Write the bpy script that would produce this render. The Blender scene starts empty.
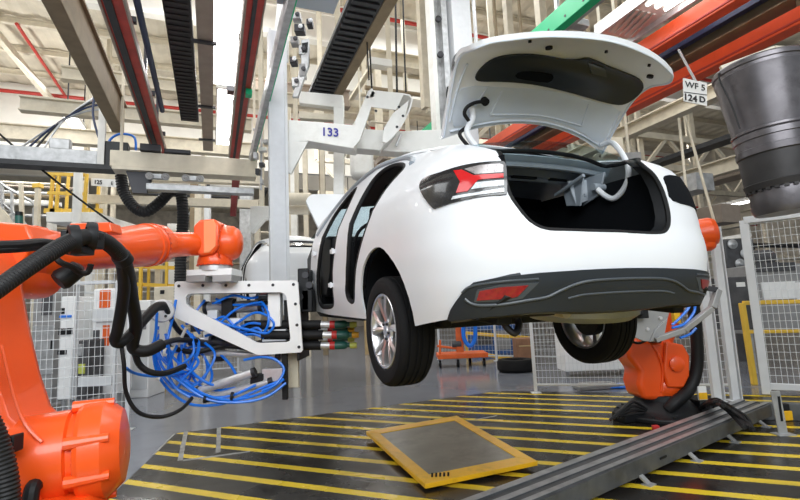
import bpy, bmesh, math, random
import numpy as np
from mathutils import Vector, Matrix
from mathutils.geometry import delaunay_2d_cdt
random.seed(7)
SC = bpy.context.scene
COL = SC.collection
PI = math.pi

# ------------------------------------------------------------------ materials
def mat(name, col, rough=.5, metal=0., coat=0., var=0., vscale=6., bump=0., bscale=60., dirt=None, dscale=3., damt=.5, emit=0., spec=.5):
    m = bpy.data.materials.new(name); m.use_nodes = True
    nt = m.node_tree; b = nt.nodes['Principled BSDF']
    b.inputs['Base Color'].default_value = (*col, 1)
    b.inputs['Roughness'].default_value = rough
    b.inputs['Metallic'].default_value = metal
    b.inputs['Coat Weight'].default_value = coat
    b.inputs['Specular IOR Level'].default_value = spec
    tc = nt.nodes.new('ShaderNodeTexCoord')
    cur = None
    if var > 0:
        n = nt.nodes.new('ShaderNodeTexNoise'); n.inputs['Scale'].default_value = vscale; n.inputs['Detail'].default_value = 6
        nt.links.new(tc.outputs['Object'], n.inputs['Vector'])
        r = nt.nodes.new('ShaderNodeMapRange'); r.inputs[1].default_value = .3; r.inputs[2].default_value = .7
        r.inputs[3].default_value = 1-var; r.inputs[4].default_value = 1+var
        nt.links.new(n.outputs[0], r.inputs[0])
        mx = nt.nodes.new('ShaderNodeVectorMath'); mx.operation = 'SCALE'; mx.inputs[0].default_value = col
        nt.links.new(r.outputs[0], mx.inputs['Scale']); cur = mx.outputs[0]
    if dirt:
        n = nt.nodes.new('ShaderNodeTexNoise'); n.inputs['Scale'].default_value = dscale; n.inputs['Detail'].default_value = 8; n.inputs['Roughness'].default_value = .65
        nt.links.new(tc.outputs['Object'], n.inputs['Vector'])
        r = nt.nodes.new('ShaderNodeMapRange'); r.inputs[1].default_value = .52; r.inputs[2].default_value = .72; r.inputs[4].default_value = damt
        nt.links.new(n.outputs[0], r.inputs[0])
        mx = nt.nodes.new('ShaderNodeMix'); mx.data_type = 'RGBA'
        mx.inputs[6].default_value = (*col, 1); mx.inputs[7].default_value = (*dirt, 1)
        if cur: nt.links.new(cur, mx.inputs[6])
        nt.links.new(r.outputs[0], mx.inputs[0]); cur = mx.outputs[2]
    if cur: nt.links.new(cur, b.inputs['Base Color'])
    if bump > 0:
        n = nt.nodes.new('ShaderNodeTexNoise'); n.inputs['Scale'].default_value = bscale; n.inputs['Detail'].default_value = 3
        nt.links.new(tc.outputs['Object'], n.inputs['Vector'])
        bp = nt.nodes.new('ShaderNodeBump'); bp.inputs['Strength'].default_value = bump; bp.inputs['Distance'].default_value = .01
        nt.links.new(n.outputs[0], bp.inputs['Height']); nt.links.new(bp.outputs[0], b.inputs['Normal'])
    if emit > 0:
        b.inputs['Emission Color'].default_value = (*col, 1); b.inputs['Emission Strength'].default_value = emit
    return m

M = dict(
 paint=mat('white car paint', (.77, .79, .82), .38, coat=.12, var=.01),
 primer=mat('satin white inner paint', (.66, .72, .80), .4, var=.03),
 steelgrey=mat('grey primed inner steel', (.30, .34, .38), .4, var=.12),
 trim=mat('textured black bumper plastic', (.018, .023, .029), .42, bump=.12, bscale=400, var=.08),
 trimhi=mat('smooth dark grey plastic', (.06, .07, .08), .28),
 black=mat('black plastic', (.007, .008, .010), .5, var=.15, spec=.35),
 liner=mat('black fibre liner', (.007, .008, .010), .95, bump=.3, bscale=300, spec=.1),
 rubber=mat('black rubber', (.008, .008, .009), .62, var=.2, spec=.3),
 tyre=mat('tyre rubber', (.006, .006, .007), .75, bump=.2, bscale=120, spec=.25),
 alloy=mat('silver alloy', (.66, .66, .67), .3, metal=.9, var=.03),
 chrome=mat('bright chrome', (.8, .8, .8), .12, metal=1),
 lampred=mat('red lens', (.55, .012, .015), .15, coat=.5),
 lampreddark=mat('dark red reflector', (.28, .008, .012), .3, coat=.4, var=.2, vscale=60),
 lampclear=mat('clear lamp strip', (.62, .65, .68), .2, var=.18, vscale=90, coat=.5),
 lampdark=mat('smoked lamp housing', (.02, .02, .022), .18, coat=.6, var=.5, vscale=30),
 lampspark=mat('facetted lamp reflector', (.45, .42, .42), .22, metal=.5, dirt=(.06, .05, .05), dscale=60, damt=.9),
 under=mat('dark underbody coating', (.016, .016, .016), .7, var=.3, spec=.3),
 alum=mat('aluminium heat shield', (.34, .36, .36), .4, metal=.5, var=.15, bump=.3, bscale=30),
 muffler=mat('pale exhaust steel', (.52, .47, .36), .35, metal=.7, var=.15),
 headliner=mat('dark grey headliner', (.10, .095, .105), .9),
 orange=mat('orange robot paint', (.90, .098, .010), .33, coat=.3, var=.05, vscale=3),
 orange2=mat('orange machine paint', (.78, .13, .02), .4, var=.1),
 hose=mat('black corrugated hose', (.009, .009, .010), .5, var=.15, spec=.35),
 cable=mat('black cable sheath', (.007, .007, .008), .55, spec=.35),
 blue=mat('blue pneumatic tube', (.008, .19, .82), .3, coat=.2),
 whiteplate=mat('white painted plate', (.88, .89, .89), .35, var=.03),
 greyplate=mat('light grey steel plate', (.36, .36, .36), .4, metal=.3, var=.08),
 bolt=mat('dark bolt steel', (.05, .05, .055), .4, metal=.7),
 steel=mat('brushed steel', (.66, .66, .67), .32, metal=.45, var=.1, vscale=20),
 tape_glare=mat('faded floor tape', (.30, .30, .29), .5, var=.3, vscale=9),
 darkred=mat('dark red bar paint', (.16, .014, .014), .5),
 mast=mat('pale grey painted mast', (.66, .68, .71), .4, var=.04, vscale=12),
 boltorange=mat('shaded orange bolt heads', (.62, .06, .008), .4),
 galv=mat('galvanised steel', (.46, .47, .48), .42, metal=.55, var=.2, vscale=9, dirt=(.22, .22, .22), dscale=5, damt=.6),
 rail=mat('worn grey rail steel', (.11, .115, .12), .42, metal=.4, var=.25, vscale=7, dirt=(.05, .05, .05), dscale=6, damt=.6),
 railhi=mat('polished rail strip', (.42, .43, .44), .35, metal=.6, var=.2, vscale=10),
 yellow=mat('yellow safety paint', (.86, .47, .015), .35, var=.06, dirt=(.40, .22, .03), dscale=9, damt=.4),
 yellowrail=mat('yellow guard rail paint', (.82, .52, .06), .45, var=.05),
 meshwhite=mat('white coated fence wire', (.72, .74, .75), .45),
 postwhite=mat('light grey fence post', (.66, .68, .70), .4, var=.04),
 white=mat('white structural paint', (.80, .80, .77), .45, var=.04, dirt=(.45, .42, .36), dscale=2.5, damt=.35),
 cream=mat('cream structural paint', (.66, .60, .48), .55, var=.08, dirt=(.28, .23, .16), dscale=2, damt=.4),
 beige=mat('beige painted beam', (.27, .21, .13), .7, var=.1, dirt=(.16, .12, .08), dscale=2.2, damt=.5),
 brownbeam=mat('brownish grey beam', (.33, .27, .22), .5, var=.1),
 darkbeam=mat('blackened steel channel', (.028, .030, .034), .55, var=.3),
 navy=mat('dark blue bus bar', (.015, .03, .09), .45, var=.2),
 redrail=mat('red conductor rail', (.50, .035, .02), .4, var=.15, dirt=(.2, .015, .01), dscale=5, damt=.5),
 redpipe=mat('red sprinkler pipe', (.48, .04, .03), .45),
 orangebeam=mat('orange red beam', (.80, .085, .022), .38, var=.08, coat=.2),
 green=mat('green rail paint', (.0, .46, .19), .4, var=.05),
 roofsheet=mat('corrugated roof sheet', (.68, .62, .50), .6, var=.12, vscale=2),
 roofwhite=mat('white roof fascia', (.84, .82, .76), .55, var=.05, vscale=2),
 drum=mat('dull dark metal drum', (.16, .15, .16), .34, metal=.75, var=.3, vscale=4, dirt=(.05, .045, .045), dscale=4, damt=.8),
 drumdark=mat('dark drum band', (.035, .033, .034), .5, metal=.4, var=.3),
 paper=mat('white sign plate', (.82, .82, .80), .5),
 ink=mat('black lettering', (.012, .012, .014), .5),
 inkblue=mat('blue lettering', (.03, .03, .30), .5),
 lamp=mat('lit luminaire', (1., .99, .97), .5, emit=7.),
 lampframe=mat('aluminium lamp body', (.62, .62, .60), .35, metal=.4),
 wallfar=mat('far hall cladding', (.60, .55, .47), .7, var=.25, vscale=1.5, dirt=(.16, .13, .10), dscale=.8, damt=.6),
 wood=mat('tan board', (.46, .33, .16), .6, var=.1),
 browncrate=mat('rust brown panel', (.26, .13, .07), .7, var=.2),
 rubberband=mat('red collar', (.55, .03, .03), .4),
 greencap=mat('dark green socket', (.02, .11, .09), .4),
 lime=mat('yellow green tip', (.55, .60, .12), .4),
 amber=mat('amber tip', (.80, .42, .03), .4),
)
def glass(name, col, a):
    m = bpy.data.materials.new(name); m.use_nodes = True
    nt = m.node_tree; nt.nodes.remove(nt.nodes['Principled BSDF'])
    t = nt.nodes.new('ShaderNodeBsdfTransparent'); t.inputs[0].default_value = (*col, 1)
    g = nt.nodes.new('ShaderNodeBsdfGlossy'); g.inputs[1].default_value = .03
    mx = nt.nodes.new('ShaderNodeMixShader')
    mx.inputs[0].default_value = .07; nt.links.new(t.outputs[0], mx.inputs[1]); nt.links.new(g.outputs[0], mx.inputs[2])
    nt.links.new(mx.outputs[0], nt.nodes['Material Output'].inputs[0]); return m
M['glass'] = glass('tinted car glass', (.72, .80, .82), .5)

# ------------------------------------------------------------------ object helpers
ORG = {}
def tag(o, label=None, cat=None, group=None, kind=None):
    if label: o['label'] = label
    if cat: o['category'] = cat
    if group: o['group'] = group
    if kind: o['kind'] = kind
    return o
def empty(name, loc, label=None, cat=None, group=None, rot=None):
    o = bpy.data.objects.new(name, None); COL.objects.link(o); o.empty_display_size = .1
    o.location = loc
    ORG[o.name] = Vector(loc)
    if rot is not None:
        o.rotation_euler = rot; ORG[o.name] = Vector((0, 0, 0))
    return tag(o, label, cat, group)
def kids(o): return [c for c in COL.objects if c.parent == o]
def copy_tree(o, parent=None):
    c = o.copy(); COL.objects.link(c); c.parent = parent
    for ch in kids(o): copy_tree(ch, c)
    return c
def frame(d, up=(0, 0, 1)):
    d = Vector(d).normalized(); up = Vector(up)
    if abs(d.dot(up.normalized())) > .97: up = Vector((0, 1, 0)) if abs(d.y) < .9 else Vector((1, 0, 0))
    s = d.cross(up).normalized(); return d, s, s.cross(d).normalized()
def catmull(pts, k=6, closed=False):
    P = [Vector(p) for p in pts]; n = len(P); out = []
    if n < 3: return P
    for i in range(n if closed else n-1):
        g = (lambda j: P[j % n]) if closed else (lambda j: P[max(0, min(n-1, j))])
        a, b, c, d = g(i-1), g(i), g(i+1), g(i+2)
        for j in range(k):
            t = j/k
            out.append(.5*(2*b+(c-a)*t+(2*a-5*b+4*c-d)*t*t+(3*b-a-3*c+d)*t**3))
    if not closed: out.append(P[-1])
    return out

class MB:
    def __init__(s): s.v = []; s.f = []; s.m = []; s.cur = 0; s.mats = []
    def use(s, m):
        if m not in s.mats: s.mats.append(m)
        s.cur = s.mats.index(m); return s
    def add(s, vs, fs):
        o = len(s.v); s.v += [Vector(v) for v in vs]
        for f in fs: s.f.append([i+o for i in f]); s.m.append(s.cur)
        return s
    def obox(s, c, ax, ay, az):      # centre and three half axes
        c = Vector(c); ax, ay, az = Vector(ax), Vector(ay), Vector(az)
        if ax.cross(ay).dot(az) < 0: ax = -ax
        vs = [c+i*ax+j*ay+k*az for i in (-1, 1) for j in (-1, 1) for k in (-1, 1)]
        return s.add(vs, [(0, 1, 3, 2), (4, 6, 7, 5), (0, 4, 5, 1), (2, 3, 7, 6), (0, 2, 6, 4), (1, 5, 7, 3)])
    def bar(s, p, q, w, h, up=(0, 0, 1)):
        p, q = Vector(p), Vector(q); d, a, b = frame(q-p, up)
        return s.obox((p+q)/2, (q-p)/2, a*w/2, b*h/2)
    def ibeam(s, p, q, w, h, tf=.03, tw=.03, up=(0, 0, 1)):
        p, q = Vector(p), Vector(q); d, a, b = frame(q-p, up)
        s.obox((p+q)/2+b*(h/2-tf/2), (q-p)/2, a*w/2, b*tf/2)
        s.obox((p+q)/2-b*(h/2-tf/2), (q-p)/2, a*w/2, b*tf/2)
        return s.obox((p+q)/2, (q-p)/2, a*tw/2, b*(h/2-tf))
    def cyl(s, p, q, r, r2=None, n=16):
        p, q = Vector(p), Vector(q); r2 = r if r2 is None else r2
        d, a, b = frame(q-p); vs = []; fs = []
        for c, rr in ((p, r), (q, r2)):
            for i in range(n):
                t = 2*PI*i/n; vs.append(c+(a*math.cos(t)+b*math.sin(t))*rr)
        for i in range(n):
            j = (i+1) % n; fs.append((i, j, n+j, n+i))
        fs.append(tuple(range(n-1, -1, -1))); fs.append(tuple(range(n, 2*n)))
        return s.add(vs, fs)
    def lathe(s, c, ax, prof, n=32, a0=None):    # prof: (r, t along axis)
        c = Vector(c); d, a, b = frame(ax); vs = []; fs = []; k = len(prof)
        for r, t in prof:
            for i in range(n):
                w = 2*PI*i/n; vs.append(c+d*t+(a*math.cos(w)+b*math.sin(w))*max(r, 1e-4))
        for m in range(k-1):
            for i in range(n):
                j = (i+1) % n; fs.append((m*n+i, m*n+j, (m+1)*n+j, (m+1)*n+i))
        return s.add(vs, fs)
    def tube(s, pts, r, n=8, k=6, smooth=True, ribs=0, closed=False):
        P = catmull(pts, k, closed) if smooth and len(pts) > 2 else [Vector(p) for p in pts]
        if ribs:   # resample evenly for corrugation
            Q = [P[0]]; acc = 0
            for i in range(1, len(P)):
                a, b = P[i-1], P[i]; L = (b-a).length; t = ribs/2-acc
                while t < L: Q.append(a.lerp(b, t/L)); t += ribs/2
                acc = (acc+L) % (ribs/2)
            P = Q
        vs = []; fs = []; N = len(P); prev = None
        for i, p in enumerate(P):
            d = (P[(i+1) % N]-P[i-1]) if closed else (P[min(N-1, i+1)]-P[max(0, i-1)])
            d = d.normalized() if d.length > 1e-9 else Vector((0, 0, 1))
            if prev is None: _, a, b = frame(d)
            else:
                a = (prev-d*prev.dot(d)).normalized(); b = a.cross(d)*-1
            prev = a; b = d.cross(a)
            rr = (r(i/(N-1)) if callable(r) else r)*(1-.10*(i % 2) if ribs else 1)
            for j in range(n):
                t = 2*PI*j/n; vs.append(p+(a*math.cos(t)+b*math.sin(t))*rr)
        for i in range(N if closed else N-1):
            for j in range(n):
                k2 = (j+1) % n; i2 = (i+1) % N; fs.append((i*n+j, i*n+k2, i2*n+k2, i2*n+j))
        if not closed:
            fs.append(tuple(range(n-1, -1, -1))); fs.append(tuple((N-1)*n+j for j in range(n)))
        return s.add(vs, fs)
    def prism(s, poly, ext):     # planar 3D polygon extruded by vector
        P = [Vector(p) for p in poly]; e = Vector(ext); n = len(P)
        nn = Vector((0, 0, 0))
        for i in range(n): nn += P[i].cross(P[(i+1) % n])
        if nn.dot(e) > 0: P.reverse()
        fs = [tuple(range(n)), tuple(range(2*n-1, n-1, -1))]
        for i in range(n): j = (i+1) % n; fs.append((j, i, n+i, n+j))
        return s.add(P+[p+e for p in P], fs)
    def grid(s, rows):
        k = len(rows[0]); vs = [p for r in rows for p in r]; fs = []
        for i in range(len(rows)-1):
            for j in range(k-1): fs.append((i*k+j, i*k+j+1, (i+1)*k+j+1, (i+1)*k+j))
        return s.add(vs, fs)
    def build(s, name, m=None, parent=None, smooth=35, bevel=0., solid=0., soff=-1, merge=0., bseg=2):
        me = bpy.data.meshes.new(name)
        org = ORG.get(parent.name, Vector((0, 0, 0))) if parent else Vector((0, 0, 0))
        me.from_pydata([tuple(v-org) for v in s.v], [], s.f)
        if m is not None and not s.mats: me.materials.append(m)
        for x in s.mats: me.materials.append(x)
        if s.mats: me.polygons.foreach_set('material_index', s.m)
        if merge:
            bm = bmesh.new(); bm.from_mesh(me); bmesh.ops.remove_doubles(bm, verts=bm.verts, dist=merge); bm.to_mesh(me); bm.free()
        if smooth:
            me.polygons.foreach_set('use_smooth', [True]*len(me.polygons))
            me.set_sharp_from_angle(angle=math.radians(smooth))
        me.update()
        o = bpy.data.objects.new(name, me); COL.objects.link(o); ORG[o.name] = org
        if parent: o.parent = parent
        if solid:
            md = o.modifiers.new('thickness', 'SOLIDIFY'); md.thickness = solid; md.offset = soff
            if smooth and len(me.vertices) < 60000:
                es = o.modifiers.new('crease', 'EDGE_SPLIT'); es.split_angle = math.radians(smooth)
        if bevel:
            md = o.modifiers.new('bevel', 'BEVEL'); md.width = bevel; md.segments = bseg; md.limit_method = 'ANGLE'; md.angle_limit = math.radians(40)
            if smooth: md.harden_normals = False
        return o

def resample(poly, step, closed=True):
    P = [np.array(p, float) for p in poly]; out = []
    n = len(P)
    for i in range(n if closed else n-1):
        a, b = P[i], P[(i+1) % n]; k = max(1, int(round(np.linalg.norm(b-a)/step)))
        for j in range(k): out.append(a+(b-a)*j/k)
    if not closed: out.append(P[-1])
    return out
def rounded(poly, k=4):
    return [(p.x, p.y) for p in catmull([(a[0], a[1], 0) for a in poly], k, True)]
def inside(px, py, poly):
    x, y = poly[:, 0], poly[:, 1]; x2, y2 = np.roll(x, -1), np.roll(y, -1)
    c = ((y > py) != (y2 > py)) & (px < (x2-x)*(py-y)/(y2-y+1e-30)+x)
    return bool(c.sum() % 2)
def cdt(outer, holes, step):
    loops = [resample(outer, step)]+[resample(h, step) for h in holes]
    V = []; E = []
    for l in loops:
        o = len(V); V += [Vector((float(p[0]), float(p[1]))) for p in l]
        E += [(o+i, o+(i+1) % len(l)) for i in range(len(l))]
    A = [np.array(l) for l in loops]; B = np.concatenate(A)
    lo, hi = A[0].min(0), A[0].max(0)
    def ok(x, y): return inside(x, y, A[0]) and not any(inside(x, y, h) for h in A[1:])
    i = 0; y = lo[1]+step*.5
    while y < hi[1]:
        x = lo[0]+step*(.5 if i % 2 else .02)
        while x < hi[0]:
            if ok(x, y) and np.min((B[:, 0]-x)**2+(B[:, 1]-y)**2) > (step*.55)**2: V.append(Vector((x, y)))
            x += step
        y += step*.87; i += 1
    r = delaunay_2d_cdt(V, E, [], 0, 1e-6)
    vs = r[0]; fs = []
    for f in r[2]:
        c = sum((vs[i] for i in f), Vector((0, 0)))/len(f)
        if ok(c.x, c.y): fs.append(tuple(f))
    return [(v.x, v.y) for v in vs], fs
def text(body, name, size, origin, right, up, m, parent=None, depth=.003, font_bold=False):
    cu = bpy.data.curves.new(name, 'FONT'); cu.body = body; cu.size = size; cu.extrude = depth; cu.align_x = 'CENTER'; cu.align_y = 'CENTER'
    cu.offset = size*.02 if font_bold else 0
    t = bpy.data.objects.new(name, cu); COL.objects.link(t)
    dg = bpy.context.evaluated_depsgraph_get(); me = bpy.data.meshes.new_from_object(t.evaluated_get(dg))
    bpy.data.objects.remove(t)
    r, u = Vector(right).normalized(), Vector(up).normalized(); nn = r.cross(u)
    b = MB(); b.v = [Vector(origin)+r*v.co.x+u*v.co.y+nn*v.co.z for v in me.vertices]
    b.f = [tuple(p.vertices) for p in me.polygons]; b.m = [0]*len(b.f)
    return b.build(name, m, parent, smooth=0)

# ------------------------------------------------------------------ camera
HC = 1.30; PITCH = .125; ROLL = -.044
cd = bpy.data.cameras.new('camera'); cd.sensor_width = 36; cd.lens = 480/800*36; cd.clip_end = 300
cam = bpy.data.objects.new('camera', cd); COL.objects.link(cam); SC.camera = cam
c_, s_, cp_, sp_ = math.cos(ROLL), math.sin(ROLL), math.cos(PITCH), math.sin(PITCH)
rt = Vector((c_, -s_*sp_, s_*cp_)); upv = Vector((-s_, -c_*sp_, c_*cp_)); fw = Vector((0, cp_, sp_))
mt = Matrix((( rt.x, upv.x, -fw.x, 0), (rt.y, upv.y, -fw.y, 0), (rt.z, upv.z, -fw.z, HC), (0, 0, 0, 1)))
cam.matrix_world = mt

# hall axes: a runs across the line, b along it
PSI = .375
AX = Vector((math.cos(PSI), math.sin(PSI), 0)); BX = Vector((-math.sin(PSI), math.cos(PSI), 0)); ZX = Vector((0, 0, 1))
def H(a, b, z): return AX*a+BX*b+ZX*z
# ================================================================== the car
def sst(a, b, x):
    t = np.clip((x-a)/(b-a), 0, 1); return t*t*(3-2*t)
ZL = [.20, .27, .36, .46, .60, .75, .85, .93]; WL = [.815, .835, .856, .872, .882, .876, .865, .846]
ZD = [.20, .27, .33, .45, .55, .64, .70, .80, .90, 1.0, 1.05, 1.1, 1.15, 1.2, 1.25, 1.3]
DR = [.86, .90, .935, .975, .985, .980, .960, .945, .925, .90, .87, .79, .69, .57, .44, .3]
DF = [.60, .66, .70, .72, .72, .70, .67, .60, .45, .3, .2, .2, .2, .2, .2, .2]
NS = 3.7; Y0 = .2; YF = 2.75
def sw(y, z):
    w = np.interp(z, ZL, WL); b = .10+1.27*(1-sst(-.2, .75, y)); dz = max(z-.93, 0)
    return w-.52*dz-b*dz*dz-.05*sst(2.3, 3.2, y)
def S1(u, z):
    y = -Y0+min(max(u, 0), YF+Y0); x = -sw(y, z)
    if u < 0 or u > YF+Y0:
        rear = u < 0; ph = min(max(-u if rear else u-(YF+Y0), 0), 1)*PI/2
        w = sw(-Y0 if rear else YF, z); D = np.interp(z, ZD, DR)-Y0 if rear else np.interp(z, ZD, DF)
        c, s = math.cos(ph), math.sin(ph); r = (abs(c/w)**NS+abs(s/D)**NS)**(-1/NS)
        x = -r*c; y = -Y0-r*s if rear else YF+r*s
    return Vector((x, y, z))
def SF(u, z):
    if u < -1:
        p = S1(-2-u, z); p.x = -p.x; return p
    return S1(u, z)
def SO(u, z, d=0.):
    p = SF(u, z)
    if d:
        e = .004; n = (SF(u+e, z)-SF(u-e, z)).cross(SF(u, z+e)-SF(u, z-e))
        n.normalize()
        c = Vector((0, .8, .6))
        if n.dot(p-c) < 0: n = -n
        p = p+n*d
    return p
def mirror_u(poly): return [(-2-a, b) for a, b in poly][::-1]
def spanel(poly, d, name, m, parent, solid=.006, step=.03, holes=(), bevel=0., soff=-1, both=False):
    b = MB()
    for pl, hs in ([(poly, holes)]+([(mirror_u(poly), [mirror_u(h) for h in holes])] if both else [])):
        vs, fs = cdt(pl, hs, step)
        P = [SO(u, z, d) for u, z in vs]; o = []
        for f in fs:
            n = (P[f[1]]-P[f[0]]).cross(P[f[2]]-P[f[0]])
            o.append(f if n.dot(P[f[0]]-Vector((0, .8, .6))) > 0 else f[::-1])
        b.add(P, o)
    return b.build(name, m, parent, solid=solid, bevel=bevel, soff=soff, smooth=50)

TOP = [(-1, .68), (-.85, .681), (-.73, .684), (-.676, .690), (-.632, .722), (-.598, .784), (-.574, .845), (-.562, .915), (-.558, .985), (-.536, 1.072),
       (-.47, 1.12), (-.36, 1.175), (-.2, 1.215), (-.05, 1.245), (.1, 1.285), (.3, 1.335), (.6, 1.385), (1.0, 1.405), (1.35, 1.40), (1.65, 1.36), (1.95, 1.26), (2.25, 1.13), (2.5, 1.01),
       (2.65, .955), (2.95, .93), (3.3, .89), (3.6, .82), (3.95, .76)]
TOPR = [(-1, .68), (-.93, .677), (-.84, .674), (-.775, .680), (-.735, .71), (-.715, .76), (-.705, .83), (-.703, .915), (-.715, .985), (-.735, 1.035), (-.70, 1.075), (-.6, 1.115), (-.45, 1.15), (-.3, 1.19)]+[p for p in TOP if p[0] >= -.2]
def arc(cu, cz, r, a0, a1, n=18): return [(cu+r*math.cos(math.radians(a0+(a1-a0)*i/n)), cz+r*math.sin(math.radians(a0+(a1-a0)*i/n))) for i in range(n+1)]
ARCHR = arc(.19, .33, .367, -10.5, 190.5)
TAIL = [(2.30, 1.06), (2.16, .98), (2.10, .85), (2.10, .5), (2.13, .27), (1.6, .255)]+ARCHR+[(-.18, .264), (-.36, .305), (-.464, .335), (-.612, .352), (-.70, .352), (-.816, .342), (-1, .34)]
def half(top): return [p for p in top if p[0] < 2.3]+TAIL
RDOOR = rounded([(.905, .45), (.90, .40), (.86, .375), (.80, .368), (.735, .385), (.685, .45), (.63, .55), (.545, .68), (.44, .80), (.355, .90), (.33, .98), (.345, 1.06), (.35, 1.14), (.365, 1.215), (.46, 1.28), (.58, 1.318), (.70, 1.325), (.80, 1.30), (.865, 1.245), (.885, 1.15), (.875, 1.05), (.835, .93), (.815, .80), (.82, .66), (.86, .53)], 3)
FDOOR = rounded([(1.285, .47), (1.32, .37), (1.42, .325), (1.65, .31), (1.82, .315), (1.89, .37), (1.86, .50), (1.79, .68), (1.745, .82), (1.73, .93), (1.745, 1.03), (1.74, 1.12), (1.66, 1.20), (1.53, 1.27), (1.40, 1.305), (1.31, 1.29), (1.26, 1.20), (1.205, 1.06), (1.165, .93), (1.18, .80), (1.22, .68), (1.25, .57)], 3)

def lid_rows():
    return [(.58, -.40, .08, 1.385, -.115), (.60, -.53, .09, 1.52, -.095), (.62, -.64, .09, 1.60, -.06), (.64, -.735, .08, 1.645, -.06), (.64, -.86, .10, 1.635, -.075), (.63, -.985, .15, 1.60, -.045)]
def LID(s, t):
    R = lid_rows(); t = min(max(t, 0), 5); k = min(int(t), 4); f = t-k
    g = lambda i: R[min(max(i, 0), 5)]
    q = []
    for j in range(5):
        a, b, c, d = g(k-1)[j], g(k)[j], g(k+1)[j], g(k+2)[j]
        q.append(.5*(2*b+(c-a)*f+(2*a-5*b+4*c-d)*f*f+(3*b-a-3*c+d)*f**3))
    return Vector((s*q[0], q[1]+q[2]*s*s, q[3]+q[4]*s*s))
def LO(s, t, d=0.):       # d > 0: towards the inner (under) side
    p = LID(s, t)
    if d:
        e = .01; n = (LID(s+e, t)-LID(s-e, t)).cross(LID(s, t+e)-LID(s, t-e)); n.normalize()
        if n.dot(Vector((0, -.9, -.6)) if t < 2.6 else Vector((0, -.2, -1))) < 0: n = -n
        p = p+n*d
    return p
def lpanel(poly, d, name, m, parent, solid=.006, step=.12, holes=(), bevel=0.):
    vs, fs = cdt(poly, holes, step); P = [LO(a, b_, d(a, b_) if callable(d) else d) for a, b_ in vs]; o = []
    for f in fs:
        n = (P[f[1]]-P[f[0]]).cross(P[f[2]]-P[f[0]])
        o.append(f if n.dot(Vector((0, -.4, -1))) > 0 else f[::-1])
    b = MB(); b.add(P, o); return b.build(name, m, parent, solid=solid, bevel=bevel, smooth=50)

def wheel(parent, x, y, z, side):
    # side -1: outer face towards -x
    w = empty('wheel', (x, y, z), rot=(0, 0, 0)); w.parent = parent; ORG[w.name] = Vector((0, 0, 0))
    o = side
    t = MB()
    prof = [(.212, -.085), (.225, -.098), (.262, -.106), (.290, -.102), (.307, -.088), (.313, -.075), (.3135, -.062), (.307, -.060), (.307, -.052), (.3155, -.050), (.316, -.02), (.309, -.018), (.309, -.008), (.316, -.006)]
    prof = prof+[(r, -q) for r, q in prof[::-1]]+[(.205, .08), (.205, -.08), prof[0]]
    t.lathe((0, 0, 0), (1, 0, 0), prof, 64); tt = t.build('tyre', M['tyre'], w, smooth=30)
    r = MB()
    e = .086*o
    r.lathe((0, 0, 0), (o, 0, 0), [(.216, .092), (.212, .096), (.203, .094), (.197, .082), (.190, .02), (.188, -.06), (.198, -.085), (.212, -.09), (.206, -.08), (.196, -.06), (.200, .06), (.2, .07), (.216, .092)], 56)
    r.lathe((0, 0, 0), (o, 0, 0), [(.0, .080), (.030, .080), (.034, .074), (.062, .070), (.070, .058), (.07, .03), (0., .03)], 28)
    for i in range(5):
        for sgn in (-1, 1):
            a0 = 2*PI*i/5+.2; a1 = a0+sgn*.30; ac = a0+sgn*.10
            def pt(rad, ang, h): return Vector((o*h, rad*math.cos(ang), rad*math.sin(ang)))
            R0, R1 = .05, .203
            wd0, wd1 = .20, .105
            vs = [pt(R0, ac-wd0*.9, .066), pt(R0, ac+wd0*.9, .066), pt(.12, (ac+a1)/2+.13, .080), pt(.12, (ac+a1)/2-.13, .080), pt(R1, a1+wd1, .088), pt(R1, a1-wd1, .088)]
            vb = [v-Vector((o*.03, 0, 0)) for v in vs]
            vm = [pt(R0, ac, .072), pt(.12, (ac+a1)/2, .089), pt(R1, a1, .094)]
            fs = [(0, 12, 13, 3), (12, 1, 2, 13), (3, 13, 14, 5), (13, 2, 4, 14), (0, 3, 9, 6), (3, 5, 11, 9), (1, 7, 8, 2), (2, 8, 10, 4), (6, 9, 8, 7), (9, 11, 10, 8)]
            if o < 0: fs = [f[::-1] for f in fs]
            r.add(vs+vb+vm, fs)
    r.build('rim', M['alloy'], w, smooth=28)
    d = MB()
    d.lathe((0, 0, 0), (o, 0, 0), [(0, .02), (.115, .02), (.125, .012), (.125, -.05), (.06, -.06), (.06, -.12), (0, -.12)], 32)
    d.build('brake_drum', M['under'], w)
    for i in range(5):
        a = 2*PI*i/5+.2+PI/5; b_ = MB(); c = Vector((o*.07, .045*math.cos(a), .045*math.sin(a)))
        b_.cyl(c, c+Vector((o*.012, 0, 0)), .009, n=6); b_.build('wheel_bolt', M['bolt'], w)
    return w

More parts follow.
